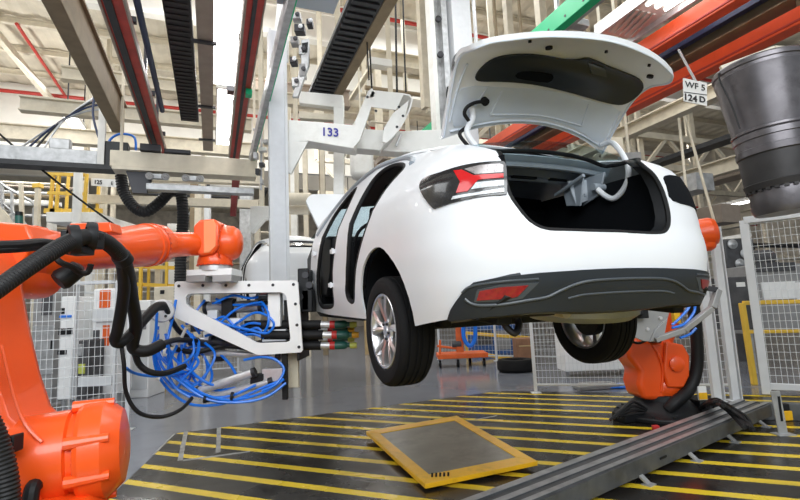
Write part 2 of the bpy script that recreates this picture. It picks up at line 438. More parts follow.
CARROT = (Matrix.Rotation(.384, 3, 'Z') @ Matrix.Rotation(.043, 3, 'X') @ Matrix.Rotation(-.007, 3, 'Y')).to_euler()
CARLOC = Vector((.665, 3.141, HC-.319))
def make_car():
    car = empty('car', CARLOC, 'white sedan without doors hanging above the striped floor with its boot lid open', 'car', rot=CARROT)
    # outer shell
    b = MB()
    for sx, top in ((1, TOP), (-1, TOPR)):
        vs, fs = cdt(half(top), [RDOOR, FDOOR], .04)
        P = [SO(u, z) for u, z in vs]; o = []
        for f in fs:
            n = (P[f[1]]-P[f[0]]).cross(P[f[2]]-P[f[0]])
            o.append(f if n.dot(P[f[0]]-Vector((0, P[f[0]].y*.7+.2, .6))) > 0 else f[::-1])
        if sx > 0: b.add(P, o)
        else: b.add([Vector((-p.x, p.y, p.z)) for p in P], [f[::-1] for f in o])
    # roof
    rows = []
    ed = [(u, z) for u, z in TOP if .1 <= u <= 1.95]
    ed = [(x_, y_) for x_, y_ in ed]
    for u, z in ed:
        e = S1(u, z); row = []
        for i in range(13):
            s = -1+i/6; row.append(Vector((-e.x*s, e.y-(0 if u > .3 else .0)*(1-s*s), e.z+.075*(1-abs(s)**2.2)*sst(-.3, .5, u))))
        rows.append(row)
    b.grid([r[::-1] for r in rows])
    b.build('body_shell', M['paint'], car, solid=.012, soff=-1, merge=.0015, smooth=50)
    # glass panes
    for nm, us in (('windscreen', (1.95, 2.25, 2.5)), ('rear_window', (-.36, -.2, -.05, .1))):
        rows = []
        for u, z in TOP:
            if u in us:
                e = S1(u, z); rows.append([Vector((-e.x*s*.985, e.y+(.06 if nm == 'windscreen' else -.05)*(1-s*s), e.z+.05*(1-s*s)-.004)) for s in [-1+i/5 for i in range(11)]])
        MB().grid(rows).build(nm, M['glass'], car, solid=.004)
    # inner structure: floor pan, sills, bulkheads, headliner, wheel houses
    fl = MB()
    def hull(ys, zf, xw): fl.grid([[Vector((x, y, z)) for x in (-w, -w*.5, 0, w*.5, w)] for y, z, w in zip(ys, zf, xw)])
    hull([-.90, -.80, -.45, -.36, .45, .55, 1.9, 2.2, 2.3], [.42, .33, .31, .42, .42, .27, .25, .30, .6], [.62, .70, .74, .60, .60, .80, .80, .78, .78])
    fl.build('floor_pan', M['under'], car, solid=.03)
    for sx in (-1, 1):
        s_b = MB(); s_b.prism([(sx*.80, .60, .27), (sx*.80, 2.15, .27), (sx*.80, 2.15, .33), (sx*.80, 1.2, .345), (sx*.80, .60, .37)], (-sx*.10, 0, 0)); s_b.build('sill', M['black'], car, bevel=.008)
        wh = MB(); rows = []
        for cy in (-.01,):
            for i in range(15):
                a = math.radians(-8+196*i/14); rows.append([Vector((sx*x, cy+.365*math.cos(a), .33+.36*math.sin(a))) for x in (.835, .56)])
        wh.grid(rows)
        inner = [Vector((sx*.56, -.01+.365*math.cos(math.radians(-8+196*i/14)), .33+.36*math.sin(math.radians(-8+196*i/14)))) for i in range(15)]
        wh.add(inner, [tuple(range(15))]); wh.build('wheel_house', M['liner'], car, solid=.008)
        wf = MB(); wf.prism([(sx*.74, 2.06, .30), (sx*.74, 2.06, .96), (sx*.74, 2.34, 1.02), (sx*.66, 3.2, .86), (sx*.66, 3.2, .60), (sx*.70, 2.9, .68), (sx*.72, 2.5, .68), (sx*.74, 2.34, .50), (sx*.74, 2.3, .30)], (-sx*.12, 0, 0)); wf.build('wing_apron', M['black'], car, bevel=.01)
        hg = MB(); hg.bar((sx*.76, 2.16, .98), (sx*.78, 2.10, .60), .03, .05); hg.bar((sx*.78, 2.10, .60), (sx*.78, 2.10, .34), .05, .07); hg.build('wing_bracket', M['black'], car, bevel=.006)
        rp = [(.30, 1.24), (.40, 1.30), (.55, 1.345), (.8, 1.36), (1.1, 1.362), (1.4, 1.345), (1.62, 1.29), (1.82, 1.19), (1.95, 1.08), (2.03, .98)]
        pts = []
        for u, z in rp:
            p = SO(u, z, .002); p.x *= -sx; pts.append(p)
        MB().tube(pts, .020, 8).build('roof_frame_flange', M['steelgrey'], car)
        for poly in (RDOOR, FDOOR):
            pts = []
            for u, z in poly:
                p = SO(u, z, -.012); p.x *= -sx; pts.append(p)
            MB().tube(pts, .017, 8, smooth=False, closed=True).build('door_seal', M['rubber'], car)
            pts = []
            for u, z in poly:
                p = SO(u, z, -.05); p.x *= -sx; pts.append(p)
        # B pillar inner trim and hinges
        bp = MB(); bp.obox((sx*.745, 1.03, .62), (.035, 0, 0), (0, .05, 0), (0, .0, .22)); bp.build('pillar_trim', M['black'], car, bevel=.01)
        for hz, hy, hx in ((.54, 1.86, .885), (.80, 1.74, .885), (.50, 1.10, .885), (.76, 1.02, .885)):
            h = MB(); h.obox((sx*hx, hy-.02, hz), (.018, 0, 0), (0, .03, 0), (0, 0, .016)); h.cyl((sx*(hx+.01), hy-.05, hz-.022), (sx*(hx+.01), hy-.05, hz+.022), .009); h.build('door_hinge', M['paint'], car, bevel=.003)
    # cabin contents
    d = MB(); d.prism([(-.74, 1.62, .95), (-.74, 1.85, .98), (-.74, 2.2, .95), (-.74, 2.2, .40), (-.74, 1.86, .40), (-.74, 1.70, .62)], (1.48, 0, 0)); d.build('dashboard', M['black'], car, bevel=.03)
    MB().tube([(-.38+.185*math.cos(t), 1.47-.06*math.sin(t), .88+.175*math.sin(t)) for t in [2*PI*i/24 for i in range(24)]], .016, 8, smooth=False, closed=True).build('steering_wheel', M['black'], car)
    def seat(x, y, w, nm, back=.62):
        s = MB(); s.prism([(x-w/2, y+.24, .40), (x-w/2, y+.26, .52), (x-w/2, y-.22, .47), (x-w/2, y-.22, .36)], (w, 0, 0))
        s.prism([(x-w/2, y-.10, .47), (x-w/2, y-.22, .47), (x-w/2, y-.42, .47+back), (x-w/2, y-.34, .49+back)], (w, 0, 0))
        s.prism([(x-.12, y-.37, .49+back), (x-.12, y-.43, .49+back), (x-.12, y-.47, .66+back), (x-.12, y-.39, .66+back)], (.24, 0, 0)) if w < .7 else None
        s.build(nm, M['liner'], car, bevel=.025)
    seat(-.37, 1.28, .46, 'front_seat'); seat(.37, 1.28, .46, 'front_seat'); seat(0, .52, 1.22, 'rear_bench', .50)
    rows = []
    for u, z in ed:
        e = S1(u, z); rows.append([Vector((-e.x*s*.95, e.y, e.z-.03+.06*(1-s*s))) for s in [-1+i/4 for i in range(9)]])
    MB().grid(rows).build('headliner', M['headliner'], car, solid=.01)
    # luggage compartment
    bt = MB()
    T = [(-.545, 1.04), (-.555, .80), (-.46, .70), (0, .69), (.36, .70), (.43, .80), (.43, 1.04)]
    rows = []
    for y, k, zf in ((-.85, .99, .0), (-.80, 1.0, -.08), (-.70, 1.02, -.24), (-.1, 1.02, -.24), (.14, 1.02, -.24)):
        rows.append([Vector((x*k, y, max(z+(zf if z < .78 else 0), .44))) for x, z in T])
    bt.grid(rows)
    bt.build('boot_liner', M['liner'], car, solid=.008)
    bp_ = MB(); bp_.prism([(-.30, .14, .44), (.46, .14, .44), (.46, .16, 1.09), (-.12, .16, 1.09), (-.26, .15, .98), (-.34, .15, .90), (-.34, .14, .80), (-.30, .14, .70)], (0, .03, 0)); bp_.build('seat_back', M['liner'], car, bevel=.01)
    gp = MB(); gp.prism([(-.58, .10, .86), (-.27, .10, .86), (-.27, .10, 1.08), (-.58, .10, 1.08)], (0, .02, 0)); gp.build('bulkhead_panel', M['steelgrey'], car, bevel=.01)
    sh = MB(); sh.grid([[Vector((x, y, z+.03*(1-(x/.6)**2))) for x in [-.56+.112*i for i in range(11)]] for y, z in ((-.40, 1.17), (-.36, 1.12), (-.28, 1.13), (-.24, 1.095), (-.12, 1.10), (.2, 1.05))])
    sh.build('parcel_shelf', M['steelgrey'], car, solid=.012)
    for yy, zz in ((-.38, 1.118), (-.20, 1.085)):
        r = MB(); r.tube([(-.52, yy, zz), (-.2, yy-.01, zz+.02), (.2, yy-.01, zz+.02), (.52, yy, zz)], .018, 8); r.build('shelf_brace', M['steelgrey'], car)
    for xx in (-.30, .02, .30):
        r = MB(); r.obox((xx, -.20, 1.108), (.09, 0, 0), (0, .05, 0), (0, 0, .008)); r.build('shelf_recess', M['black'], car, bevel=.004)
    wr = MB(); wpts = [SO(u, z, -.004) for u, z in TOP if u < -.5]
    wl = [Vector(p) for p in wpts]; wr_ = [SO(u, z, -.004) for u, z in TOPR if u < -.58]; wr_pts = wl[::-1]+[Vector((-p.x, p.y, p.z)) for p in wr_[1:]]
    back = [Vector((.47, -.46, 1.15)), Vector((.34, -.46, 1.175)), Vector((.18, -.48, 1.19)), Vector((0, -.485, 1.195)), Vector((-.2, -.48, 1.19)), Vector((-.42, -.46, 1.165))]
    MB().tube([p+Vector((0, .006, .0)) for p in wr_pts]+back, .0125, 8, k=3, closed=True).build('boot_seal', M['rubber'], car)
    bkp = MB(); bkp.grid([[p+Vector((0, 0, 0)) for p in wr_pts], [Vector((p.x*.93, p.y+.06, p.z+(.012 if abs(p.x) < .45 else 0.))) for p in wr_pts]]); bkp.build('boot_sill_plate', M['black'], car, solid=.006)
    for sx in (-1, 1):
        br = MB(); br.prism([(sx*.40, -.50, 1.10), (sx*.40, -.18, 1.10), (sx*.40, -.16, 1.00), (sx*.40, -.30, .93), (sx*.40, -.44, .97)], (sx*.015, 0, 0))
        br.prism([(sx*.41, -.36, 1.09), (sx*.41, -.36, .96), (sx*.33, -.33, .93), (sx*.30, -.30, 1.09)], (0, .012, 0)); br.prism([(sx*.33, -.40, 1.09), (sx*.33, -.20, 1.09), (sx*.33, -.24, .94), (sx*.33, -.36, .92)], (sx*.012, 0, 0)); br.cyl((sx*.30, -.44, 1.09), (sx*.30, -.18, 1.02), .012)
        br.cyl((sx*.355, -.45, 1.02), (sx*.44, -.45, 1.02), .022); br.cyl((sx*.38, -.34, .99), (sx*.44, -.34, .99), .014)
        br.build('hinge_bracket', M['steelgrey'], car, bevel=.003)
    # tail lamps
    LAMP = rounded([(-.246, .955), (-.262, .985), (-.336, .988), (-.412, 1.0), (-.48, 1.005), (-.54, 1.006), (-.556, 1.0), (-.562, .964), (-.562, .86), (-.556, .846), (-.512, .843), (-.456, .836), (-.392, .822), (-.345, .812), (-.33, .818), (-.28, .89)], 3)
    for left in (1, 0):
        f = (lambda p: p) if left else mirror_u
        if not left:
            spanel(f(rounded([(-.25, .95), (-.262, .98), (-.40, 1.0), (-.54, 1.0), (-.66, .985), (-.675, .93), (-.67, .85), (-.5, .83), (-.345, .812), (-.28, .87)], 3)), .006, 'lamp_aperture', M['liner'], car, .015, .025)
        h = left and spanel(f(LAMP), .008, 'tail_lamp', M['lampdark'], car, solid=.02, step=.025)
        left and spanel(f([(-.432, .978), (-.48, .990), (-.54, .992), (-.552, .985), (-.552, .948), (-.47, .945)]), .0105, 'reflector', M['lampspark'], h, .006, .02)
        left and spanel(f([(-.396, .978), (-.424, .976), (-.464, .940), (-.552, .942), (-.552, .922), (-.478, .918), (-.448, .868), (-.414, .866), (-.424, .918)]), .0115, 'brake_lens', M['lampred'], h, .006, .02)
        left and spanel(f([(-.472, .906), (-.553, .911), (-.553, .886), (-.458, .876)]), .0115, 'light_strip', M['lampclear'], h, .006, .02)
        left and spanel(f([(-.405, .852), (-.47, .858), (-.553, .874), (-.553, .855), (-.484, .848), (-.40, .838)]), .0115, 'light_strip', M['lampclear'], h, .006, .02)
        rf = spanel(f([(-.464, .392), (-.476, .432), (-.532, .445), (-.608, .449), (-.575, .404), (-.55, .397)]), .016, 'rear_reflector', M['lampreddark'], car, .01, .025)
        spanel(f([(-.455, .384), (-.469, .437), (-.53, .453), (-.64, .457), (-.590, .394), (-.556, .386)]), .012, 'reflector_surround', M['trimhi'], rf, .006, .025)
    # black lower bumper
    BL = [(-.36, .308), (-.378, .35), (-.396, .38), (-.432, .436), (-.46, .466), (-.532, .485), (-.648, .498), (-.8, .506), (-.9, .509), (-1., .510)]
    LOW = [(-1., .318), (-.816, .322), (-.70, .332), (-.612, .332), (-.464, .317), (-.368, .300)]
    tr = spanel(BL+[(-2-a, b_) for a, b_ in BL[-2::-1]]+[(-2-a, b_) for a, b_ in LOW[:0:-1]]+LOW, .010, 'bumper_trim', M['trim'], car, .02, .03)
    G = [(-.43, .40), (-.445, .38), (-.47, .370), (-.53, .371), (-.60, .384), (-.664, .396), (-.712, .422), (-.768, .447), (-.84, .458), (-1., .462)]
    gl = [SO(a, b_, .011) for a, b_ in G]+[SO(-2-a, b_, .011) for a, b_ in G[-2::-1]]
    MB().tube(gl, .007, 8).build('bumper_ridge', M['trimhi'], tr)
    G2 = [(-.74, .385), (-.80, .398), (-.9, .402), (-1, .403)]
    MB().tube([SO(a, b_, .008) for a, b_ in G2]+[SO(-2-a, b_, .008) for a, b_ in G2[-2::-1]], .006, 8).build('bumper_ridge', M['trimhi'], tr)
    G3 = [(-.425, .425), (-.455, .452), (-.54, .466), (-.64, .472)]
    for f in (lambda a: a, lambda a: -2-a): MB().tube([SO(f(a), b_, .010) for a, b_ in G3], .006, 8).build('bumper_ridge', M['trimhi'], tr)
    uv_ = MB(); rows = []
    for k, dz in ((1.0, 0.), (.93, -.012), (.80, .015)):
        row = []
        for i in range(25):
            u = -.37-1.26*i/24; ua = u if u > -1 else -2-u; p = SO(u, float(np.interp(-ua, [-q[0] for q in LOW[::-1]], [q[1] for q in LOW[::-1]]))+.004, .004); row.append(Vector((p.x*(k*.5+.5), p.y*k, p.z+dz)))
        rows.append(row)
    uv_.grid(rows).build('bumper_underside', M['trim'], car, solid=.008)
    # underside: exhaust, axle, tow hook, spare well
    ex = MB(); ex.lathe((-.55, -.62, .385), (1, 0, 0), [(0, 0), (.07, 0), (.085, .02), (.085, .36), (.07, .38), (0, .38)], 24); ex.build('exhaust_box', M['muffler'], car)
    MB().tube([(-.30, -.60, .36), (-.27, -.76, .335), (-.25, -.86, .32)], .035, 12).build('tailpipe', M['muffler'], car)
    sp = MB(); sp.lathe((.14, -.50, .262), (-.02, -.08, 1), [(0, 0), (.27, 0), (.31, .03), (.33, .14), (.0, .14)], 32); sp.build('spare_wheel_well', M['alum'], car)
    ax = MB(); ax.bar((-.66, -.02, .235), (.66, -.02, .235), .07, .06)
    for sx in (-1, 1): ax.bar((sx*.56, -.02, .235), (sx*.56, .45, .30), .06, .07); ax.cyl((sx*.52, -.12, .22), (sx*.52, -.14, .50), .05)
    ax.build('rear_axle', M['under'], car, bevel=.01)
    for sx in (-1, 1):
        MB().bar((sx*.55, -.80, .30), (sx*.55, -.36, .33), .08, .06).build('chassis_rail', M['under'], car, bevel=.008)
    MB().tube([(-.48, -.70, .34), (-.50, -.72, .27), (-.46, -.74, .225), (-.42, -.72, .27), (-.44, -.70, .34)], .017, 8).build('tow_hook', M['bolt'], car)
    # wheels
    wheel(car, -.755, 0, .211, -1); wheel(car, .70, 0, .211, 1); 
    # bonnet, raised
    bn = MB(); rows = []
    for t in range(9):
        q = t/8; L = .98*q; a = math.radians(57-16*q)
        yy = 2.28+.98*q*1.08*math.cos(math.radians(39)); zz = 1.00+1.02*q*math.sin(math.radians(39))+.05*math.sin(q*PI)
        wd = .66+.06*math.sin(q*PI*.7)-(.10*max(0, q-.8)/.2)
        rows.append([Vector((x*wd, yy+.05*(1-x*x)*q, zz+.03*(1-x*x))) for x in [-1+i/5 for i in range(11)]])
    bn.grid(rows).build('bonnet', M['paint'], car, solid=.025)
    MB().tube([(.55, 2.6, .95), (.52, 2.85, 1.36)], .009, 8, smooth=False).build('bonnet_stay', M['bolt'], car)
    eb = MB(); eb.obox((0, 2.75, .55), (.5, 0, 0), (0, .35, 0), (0, 0, .25)); eb.obox((-.2, 2.8, .82), (.2, 0, 0), (0, .18, 0), (0, 0, .05)); eb.obox((.33, 2.6, .84), (.12, 0, 0), (0, .16, 0), (0, 0, .07)); eb.build('engine', M['under'], car, bevel=.02)
    fb = MB(); fb.grid([[S1(u, z)*1.0+Vector((0, -.05, 0)) for u in (3.3, 3.6, 3.95)] for z in (.3, .5, .74)]); 
    # boot lid
    lid = lpanel([(-1, 0), (1, 0), (1, 1.5), (1, 3), (1, 4.2), (.96, 4.75), (.86, 5), (-.86, 5), (-.96, 4.75), (-1, 4.2), (-1, 3), (-1, 1.5)], 0, 'boot_lid', M['paint'], car, .022, .14)
    lpanel(rounded([(-.9, .35), (-.4, .28), (.4, .28), (.9, .35), (.9, 1.4), (.4, 1.15), (-.4, 1.15), (-.9, 1.4)], 3), .004, 'inner_panel', M['primer'], lid, .004, .12)
    lpanel(rounded([(-.52, .45), (0, .40), (.52, .45), (.48, 1.05), (0, .98), (-.48, 1.05)], 3), -.0005, 'inner_recess', M['steelgrey'], lid, .002, .12)
    TRIM = rounded([(-.80, 1.72), (-.775, 2.14), (-.69, 2.6), (-.56, 2.80), (-.37, 2.88), (-.11, 2.82), (.05, 2.92), (.15, 3.15), (.36, 3.05), (.57, 3.05), (.80, 3.12), (.93, 2.85), (.965, 2.3), (.93, 1.85), (.83, 1.55), (.60, 1.33), (.30, 1.23), (0, 1.25), (-.35, 1.38), (-.56, 1.47), (-.74, 1.56)], 3)
    tm = lpanel(TRIM, lambda a, t: .012+.028*math.exp(-((a-.1)/.55)**2)*math.exp(-((t-2.2)/.6)**2), 'lid_trim', M['trim'], lid, .012, .08)
    lpanel(rounded([(-.42, 1.62), (-.10, 1.50), (-.12, 1.95), (-.40, 1.95)], 3), lambda a, t: .016+.028*math.exp(-((a-.1)/.55)**2)*math.exp(-((t-2.2)/.6)**2), 'grab_recess', M['liner'], tm, .004, .06)
    lpanel([(.16, 3.02), (.36, 2.96), (.44, 2.5), (.26, 2.45)], lambda a, t: .022+.028*math.exp(-((a-.1)/.55)**2)*math.exp(-((t-2.2)/.6)**2), 'lock_cover', M['trimhi'], tm, .01, .06)
    for s, t, r in ((-.584, 4.3, .008), (-.30, 3.45, .018), (.178, 3.95, .008), (.80, 3.75, .018), (.624, 4.35, .008)):
        p = LO(s, t, 0); q = LO(s, t, .012); MB().cyl(p, q, r, n=16).build('rubber_stop', M['rubber'], lid)
    sp_ = MB(); p = LO(-.88, 2.2, -.03); sp_.lathe(p, LO(-.9, 2.55, -1.)-LO(-.9, 2.55, 0.), [(.085, -.02), (.083, .0), (.07, .035), (.045, .05), (0, .06)], 20); sp_.build('aerial_base', M['trimhi'], lid)
    for pth in ([(-.78, .30), (-.72, .8), (-.66, 1.3)], [(-.55, .42), (-.52, .75), (-.50, 1.08)], [(.55, .42), (.52, .75), (.50, 1.08)], [(-.55, .42), (0, .36), (.55, .42)], [(-.93, .22), (-.5, .17), (0, .15), (.5, .17), (.93, .22)], [(-.95, .5), (-.93, 1.5), (-.90, 2.4)], [(.95, .5), (.93, 1.0), (.92, 1.4)]):
        MB().tube([LO(a, t, .003) for a, t in pth], .006, 8).build('stiffening_bead', M['primer'], lid)
    MB().tube([LO(a, t, .004) for a, t in [(-.985, .1), (-.985, 1), (-.985, 2), (-.985, 3), (-.985, 4.2), (-.94, 4.75), (-.85, 4.95), (-.5, 4.96), (0, 4.96), (.5, 4.96), (.85, 4.95), (.94, 4.75), (.985, 4.2), (.985, 3), (.985, 2), (.985, 1), (.985, .1)]], .006, 8).build('hem_seam', M['primer'], lid)
    def goose(sx):
        if sx < 0: return [LO(-.78, .80, .012), LO(-.76, .50, .035), Vector((-.505, -.47, 1.27)), Vector((-.48, -.52, 1.17)), Vector((-.455, -.60, 1.06)), Vector((-.435, -.58, .98)), Vector((-.415, -.54, .935)), Vector((-.395, -.49, .965)), Vector((-.375, -.45, 1.02))]
        a = LO(sx*.90, .25, .012)
        return [a, Vector((sx*.535, -.44, 1.31)), Vector((sx*.505, -.53, 1.23)), Vector((sx*.475, -.60, 1.13)), Vector((sx*.455, -.62, 1.04)), Vector((sx*.435, -.59, .97)), Vector((sx*.415, -.54, .935)), Vector((sx*.395, -.49, .965)), Vector((sx*.375, -.45, 1.02))]
    for sx in (-1, 1): MB().tube(goose(sx), .0165, 10).build('hinge_arm', M['paint'], lid)
    MB().tube([LO(-.66, .85, .02), LO(-.76, .90, .03), LO(-.84, .85, .04), LO(-.86, .70, .05), LO(-.80, .42, .06), Vector((-.545, -.46, 1.26)), Vector((-.51, -.50, 1.17)), Vector((-.49, -.50, 1.10))], .010, 8).build('wiring_sleeve', M['rubber'], lid)
    p = LO(-.66, .85, .0); MB().cyl(p, LO(-.66, .85, .03), .022, n=16).build('grommet', M['rubber'], lid)
    CI = (Matrix.Translation(CARLOC) @ CARROT.to_matrix().to_4x4()).inverted()
    a_ = math.radians(128); c = Vector((-.715, .316*math.cos(a_), .211+.316*math.sin(a_))); tn = Vector((0, -math.sin(a_), math.cos(a_)))
    b_ = MB(); b_.obox(c, (.014, 0, 0), tn*.012, Vector((0, math.cos(a_), math.sin(a_)))*.003); b_.build('tyre_label', M['paper'], car)
    b_ = MB(); b_.obox((-.70, .74, .735), (.012, 0, 0), (0, .02, 0), (0, 0, .025)); b_.build('belt_buckle', M['rubberband'], car, bevel=.004)
    return car
car = make_car()
# ================================================================== picking real points in the hall
CAMP = Vector((0, 0, HC))
def ray(px, py):
    return fw+rt*((px-400)/480)+upv*((250-py)/480)
def at(px, py, y): d = ray(px, py); return CAMP+d*(y/d.y)
def atz(px, py, z=0.): d = ray(px, py); return CAMP+d*((z-HC)/d.z)
def atb(px, py, b): d = ray(px, py); return CAMP+d*(b/d.dot(BX))
def ata(px, py, a): d = ray(px, py); return CAMP+d*(a/d.dot(AX))

# ================================================================== floor
def floor_paint():
    m = bpy.data.materials.new('black floor coating with yellow stripes'); m.use_nodes = True; nt = m.node_tree; b = nt.nodes['Principled BSDF']; L = nt.links.new
    N = nt.nodes.new
    tc = N('ShaderNodeTexCoord'); dt = N('ShaderNodeVectorMath'); dt.operation = 'DOT_PRODUCT'
    dt.inputs[1].default_value = (math.sin(math.radians(23.5)), math.cos(math.radians(23.5)), 0); L(tc.outputs['Object'], dt.inputs[0])
    def mth(op, a, b_=None):
        n = N('ShaderNodeMath'); n.operation = op
        L(a, n.inputs[0]) if not isinstance(a, float) else setattr(n.inputs[0], 'default_value', a)
        if b_ is not None:
            L(b_, n.inputs[1]) if not isinstance(b_, float) else setattr(n.inputs[1], 'default_value', b_)
        return n.outputs[0]
    q = mth('FRACT', mth('ADD', mth('DIVIDE', mth('SUBTRACT', dt.outputs['Value'], 4.59), .345), .5))
    dist = mth('ABSOLUTE', mth('SUBTRACT', q, .5))
    n1 = N('ShaderNodeTexNoise'); n1.inputs['Scale'].default_value = 55; n1.inputs['Detail'].default_value = 6; L(tc.outputs['Object'], n1.inputs['Vector'])
    n2 = N('ShaderNodeTexNoise'); n2.inputs['Scale'].default_value = 1.6; n2.inputs['Detail'].default_value = 7; L(tc.outputs['Object'], n2.inputs['Vector'])
    edge = mth('ADD', dist, mth('MULTIPLY', mth('SUBTRACT', n1.outputs[0], .5), .05))
    st = N('ShaderNodeMapRange'); st.inputs[1].default_value = .125; st.inputs[2].default_value = .14; st.inputs[3].default_value = 1; st.inputs[4].default_value = 0; L(edge, st.inputs[0])
    wear = N('ShaderNodeMapRange'); wear.inputs[1].default_value = .55; wear.inputs[2].default_value = .78; wear.inputs[3].default_value = 1; wear.inputs[4].default_value = .35; L(n2.outputs[0], wear.inputs[0])
    fac = mth('MULTIPLY', st.outputs[0], wear.outputs[0])
    dk = N('ShaderNodeMix'); dk.data_type = 'RGBA'; dk.inputs[6].default_value = (.007, .0068, .0065, 1); dk.inputs[7].default_value = (.026, .023, .020, 1)
    L(n2.outputs[0], dk.inputs[0])
    mx = N('ShaderNodeMix'); mx.data_type = 'RGBA'; L(dk.outputs[2], mx.inputs[6]); mx.inputs[7].default_value = (.76, .55, .03, 1); L(fac, mx.inputs[0])
    L(mx.outputs[2], b.inputs['Base Color'])
    rg = N('ShaderNodeMapRange'); rg.inputs[1].default_value = .3; rg.inputs[2].default_value = .7; rg.inputs[3].default_value = .14; rg.inputs[4].default_value = .40; L(n2.outputs[0], rg.inputs[0])
    L(rg.outputs[0], b.inputs['Roughness'])
    bp = N('ShaderNodeBump'); bp.inputs['Strength'].default_value = .12; bp.inputs['Distance'].default_value = .004; L(n1.outputs[0], bp.inputs['Height']); L(bp.outputs[0], b.inputs['Normal'])
    return m
M['stripes'] = floor_paint()
M['concrete'] = mat('sealed grey concrete floor', (.22, .235, .275), .13, var=.10, vscale=.8, dirt=(.14, .15, .175), dscale=.7, damt=.7)
fl = MB(); fl.use(M['concrete']); fl.obox((0, 22, -.10), (30, 0, 0), (0, 34, 0), (0, 0, .10))
fl.use(M['stripes'])
zone = [(-2.67, 5.76), (1.44, 7.60), (1.95, 7.42), (9, 4.9), (9, -2), (-2, -2), (-2.1, 3.0)]
fl.prism([(x, y, 0) for x, y in zone], (0, 0, .004))
fl.use(M['tape_glare'])
def tape_glare(p, q, w): p, q = Vector(p), Vector(q); fl.bar(p+Vector((0, 0, .0045)), q+Vector((0, 0, .0045)), w, .002)
tape_glare((-2.69, 5.74, 0), (-2.5, 4.9, 0), .02)
for (a_, c_2) in (((186, 432), (180, 461)), ((183, 461), (250, 452)), ((219, 428), (218, 453)), ((475, 420), (497, 416))):  # old floor markings, with column reflections painted into the pale strips
    tape_glare(atz(*a_), atz(*c_2), .045 if a_ != (475, 420) else .03)
fl_o = fl.build('floor', None, None, smooth=0); fl_o['kind'] = 'structure'

# tilted inspection plate on the striped floor
pl = empty('access_plate', atz(450, 455), 'yellow framed grey steel plate lying raised on the striped floor', 'plate')
hp = .055
cn = [atz(366, 431, hp+.03), atz(457, 415.5, hp+.06), atz(537.5, 461, hp+.02), atz(425, 484, hp)]
ctr = sum(cn, Vector())/4
inn = [ctr+(c-ctr)*.80 for c in cn]
f = MB()
for i in range(4):
    j = (i+1) % 4; f.prism([cn[i], cn[j], inn[j], inn[i]], (0, 0, -.035))
f.build('frame', M['yellow'], pl, bevel=.003)
M['wornplate'] = mat('worn grey chequer plate', (.20, .185, .155), .33, metal=.35, var=.25, vscale=3, dirt=(.07, .06, .05), dscale=2.5, damt=.7)
f = MB(); f.prism([c-Vector((0, 0, .006)) for c in inn], (0, 0, -.02)); f.build('panel', M['wornplate'], pl)
for c in cn+[ctr]:
    f = MB(); q = ctr+(c-ctr)*.62; f.bar((q.x, q.y, .004), (q.x, q.y, q.z-.03), .05, .05); f.obox((q.x, q.y, .008), (.05, 0, 0), (0, .05, 0), (0, 0, .004)); f.build('leg', M['bolt'], pl)
f = MB(); q = at(440, 490, 3.75)
for k in range(5): f.cyl((q.x-.06+.03*k, q.y, .005), (q.x-.05+.03*k, q.y+.02, .085), .008, n=6)
f.build('cable_stub', M['cable'], pl)

# steel guide rail
e0, e1 = Vector((-1.55, 2.22, 0)), Vector((3.72, 5.62, 0))
e0 = atz(476, 500, .16)+(atz(476, 500, .16)-atz(742, 401, .16))*.7; e1 = atz(742, 401, .16)
rl = empty('guide_rail', (e0.x, e0.y, 0), 'long worn grey steel guide rail on short feet across the striped floor', 'rail')
dirv = Vector((e1.x-e0.x, e1.y-e0.y, 0)).normalized(); sd = dirv.cross(ZX); Lr = (Vector((e1.x, e1.y, 0))-Vector((e0.x, e0.y, 0))).length
o0 = Vector((e0.x, e0.y, 0))+sd*.12; W2 = .15
f = MB(); prof = [(-.15, .05), (.15, .05), (.15, .165), (.13, .165), (.13, .175), (.085, .175), (.085, .165), (.025, .165), (.025, .172), (-.03, .172), (-.03, .165), (-.09, .165), (-.09, .175), (-.15, .175)]
f.prism([o0+sd*a+ZX*b for a, b in prof], dirv*Lr); f.build('beam', M['rail'], rl, smooth=0)
for a, w in ((.107, .040), (-.003, .05), (-.12, .055)):
    f = MB(); f.obox(o0+sd*a+ZX*(.1765 if abs(a) > .05 else .1735)+dirv*Lr/2, dirv*Lr/2, sd*w/2, ZX*.0015); f.build('running_strip', M['railhi'], rl, smooth=0)
for k in range(9):
    c = o0+dirv*(Lr*(k+.5)/9); f = MB(); f.bar(c+sd*.14+ZX*.06, c+sd*.20+ZX*.010, .05, .012); f.obox(c+sd*.20+ZX*.006, sd*.035, dirv*.04, ZX*.005); f.build('foot', M['galv'], rl)
f = MB(); c = o0+dirv*(Lr*.66)+sd*.152+ZX*.11; f.obox(c, dirv*.05, sd*.002, ZX*.008); f.build('slot', M['black'], rl)
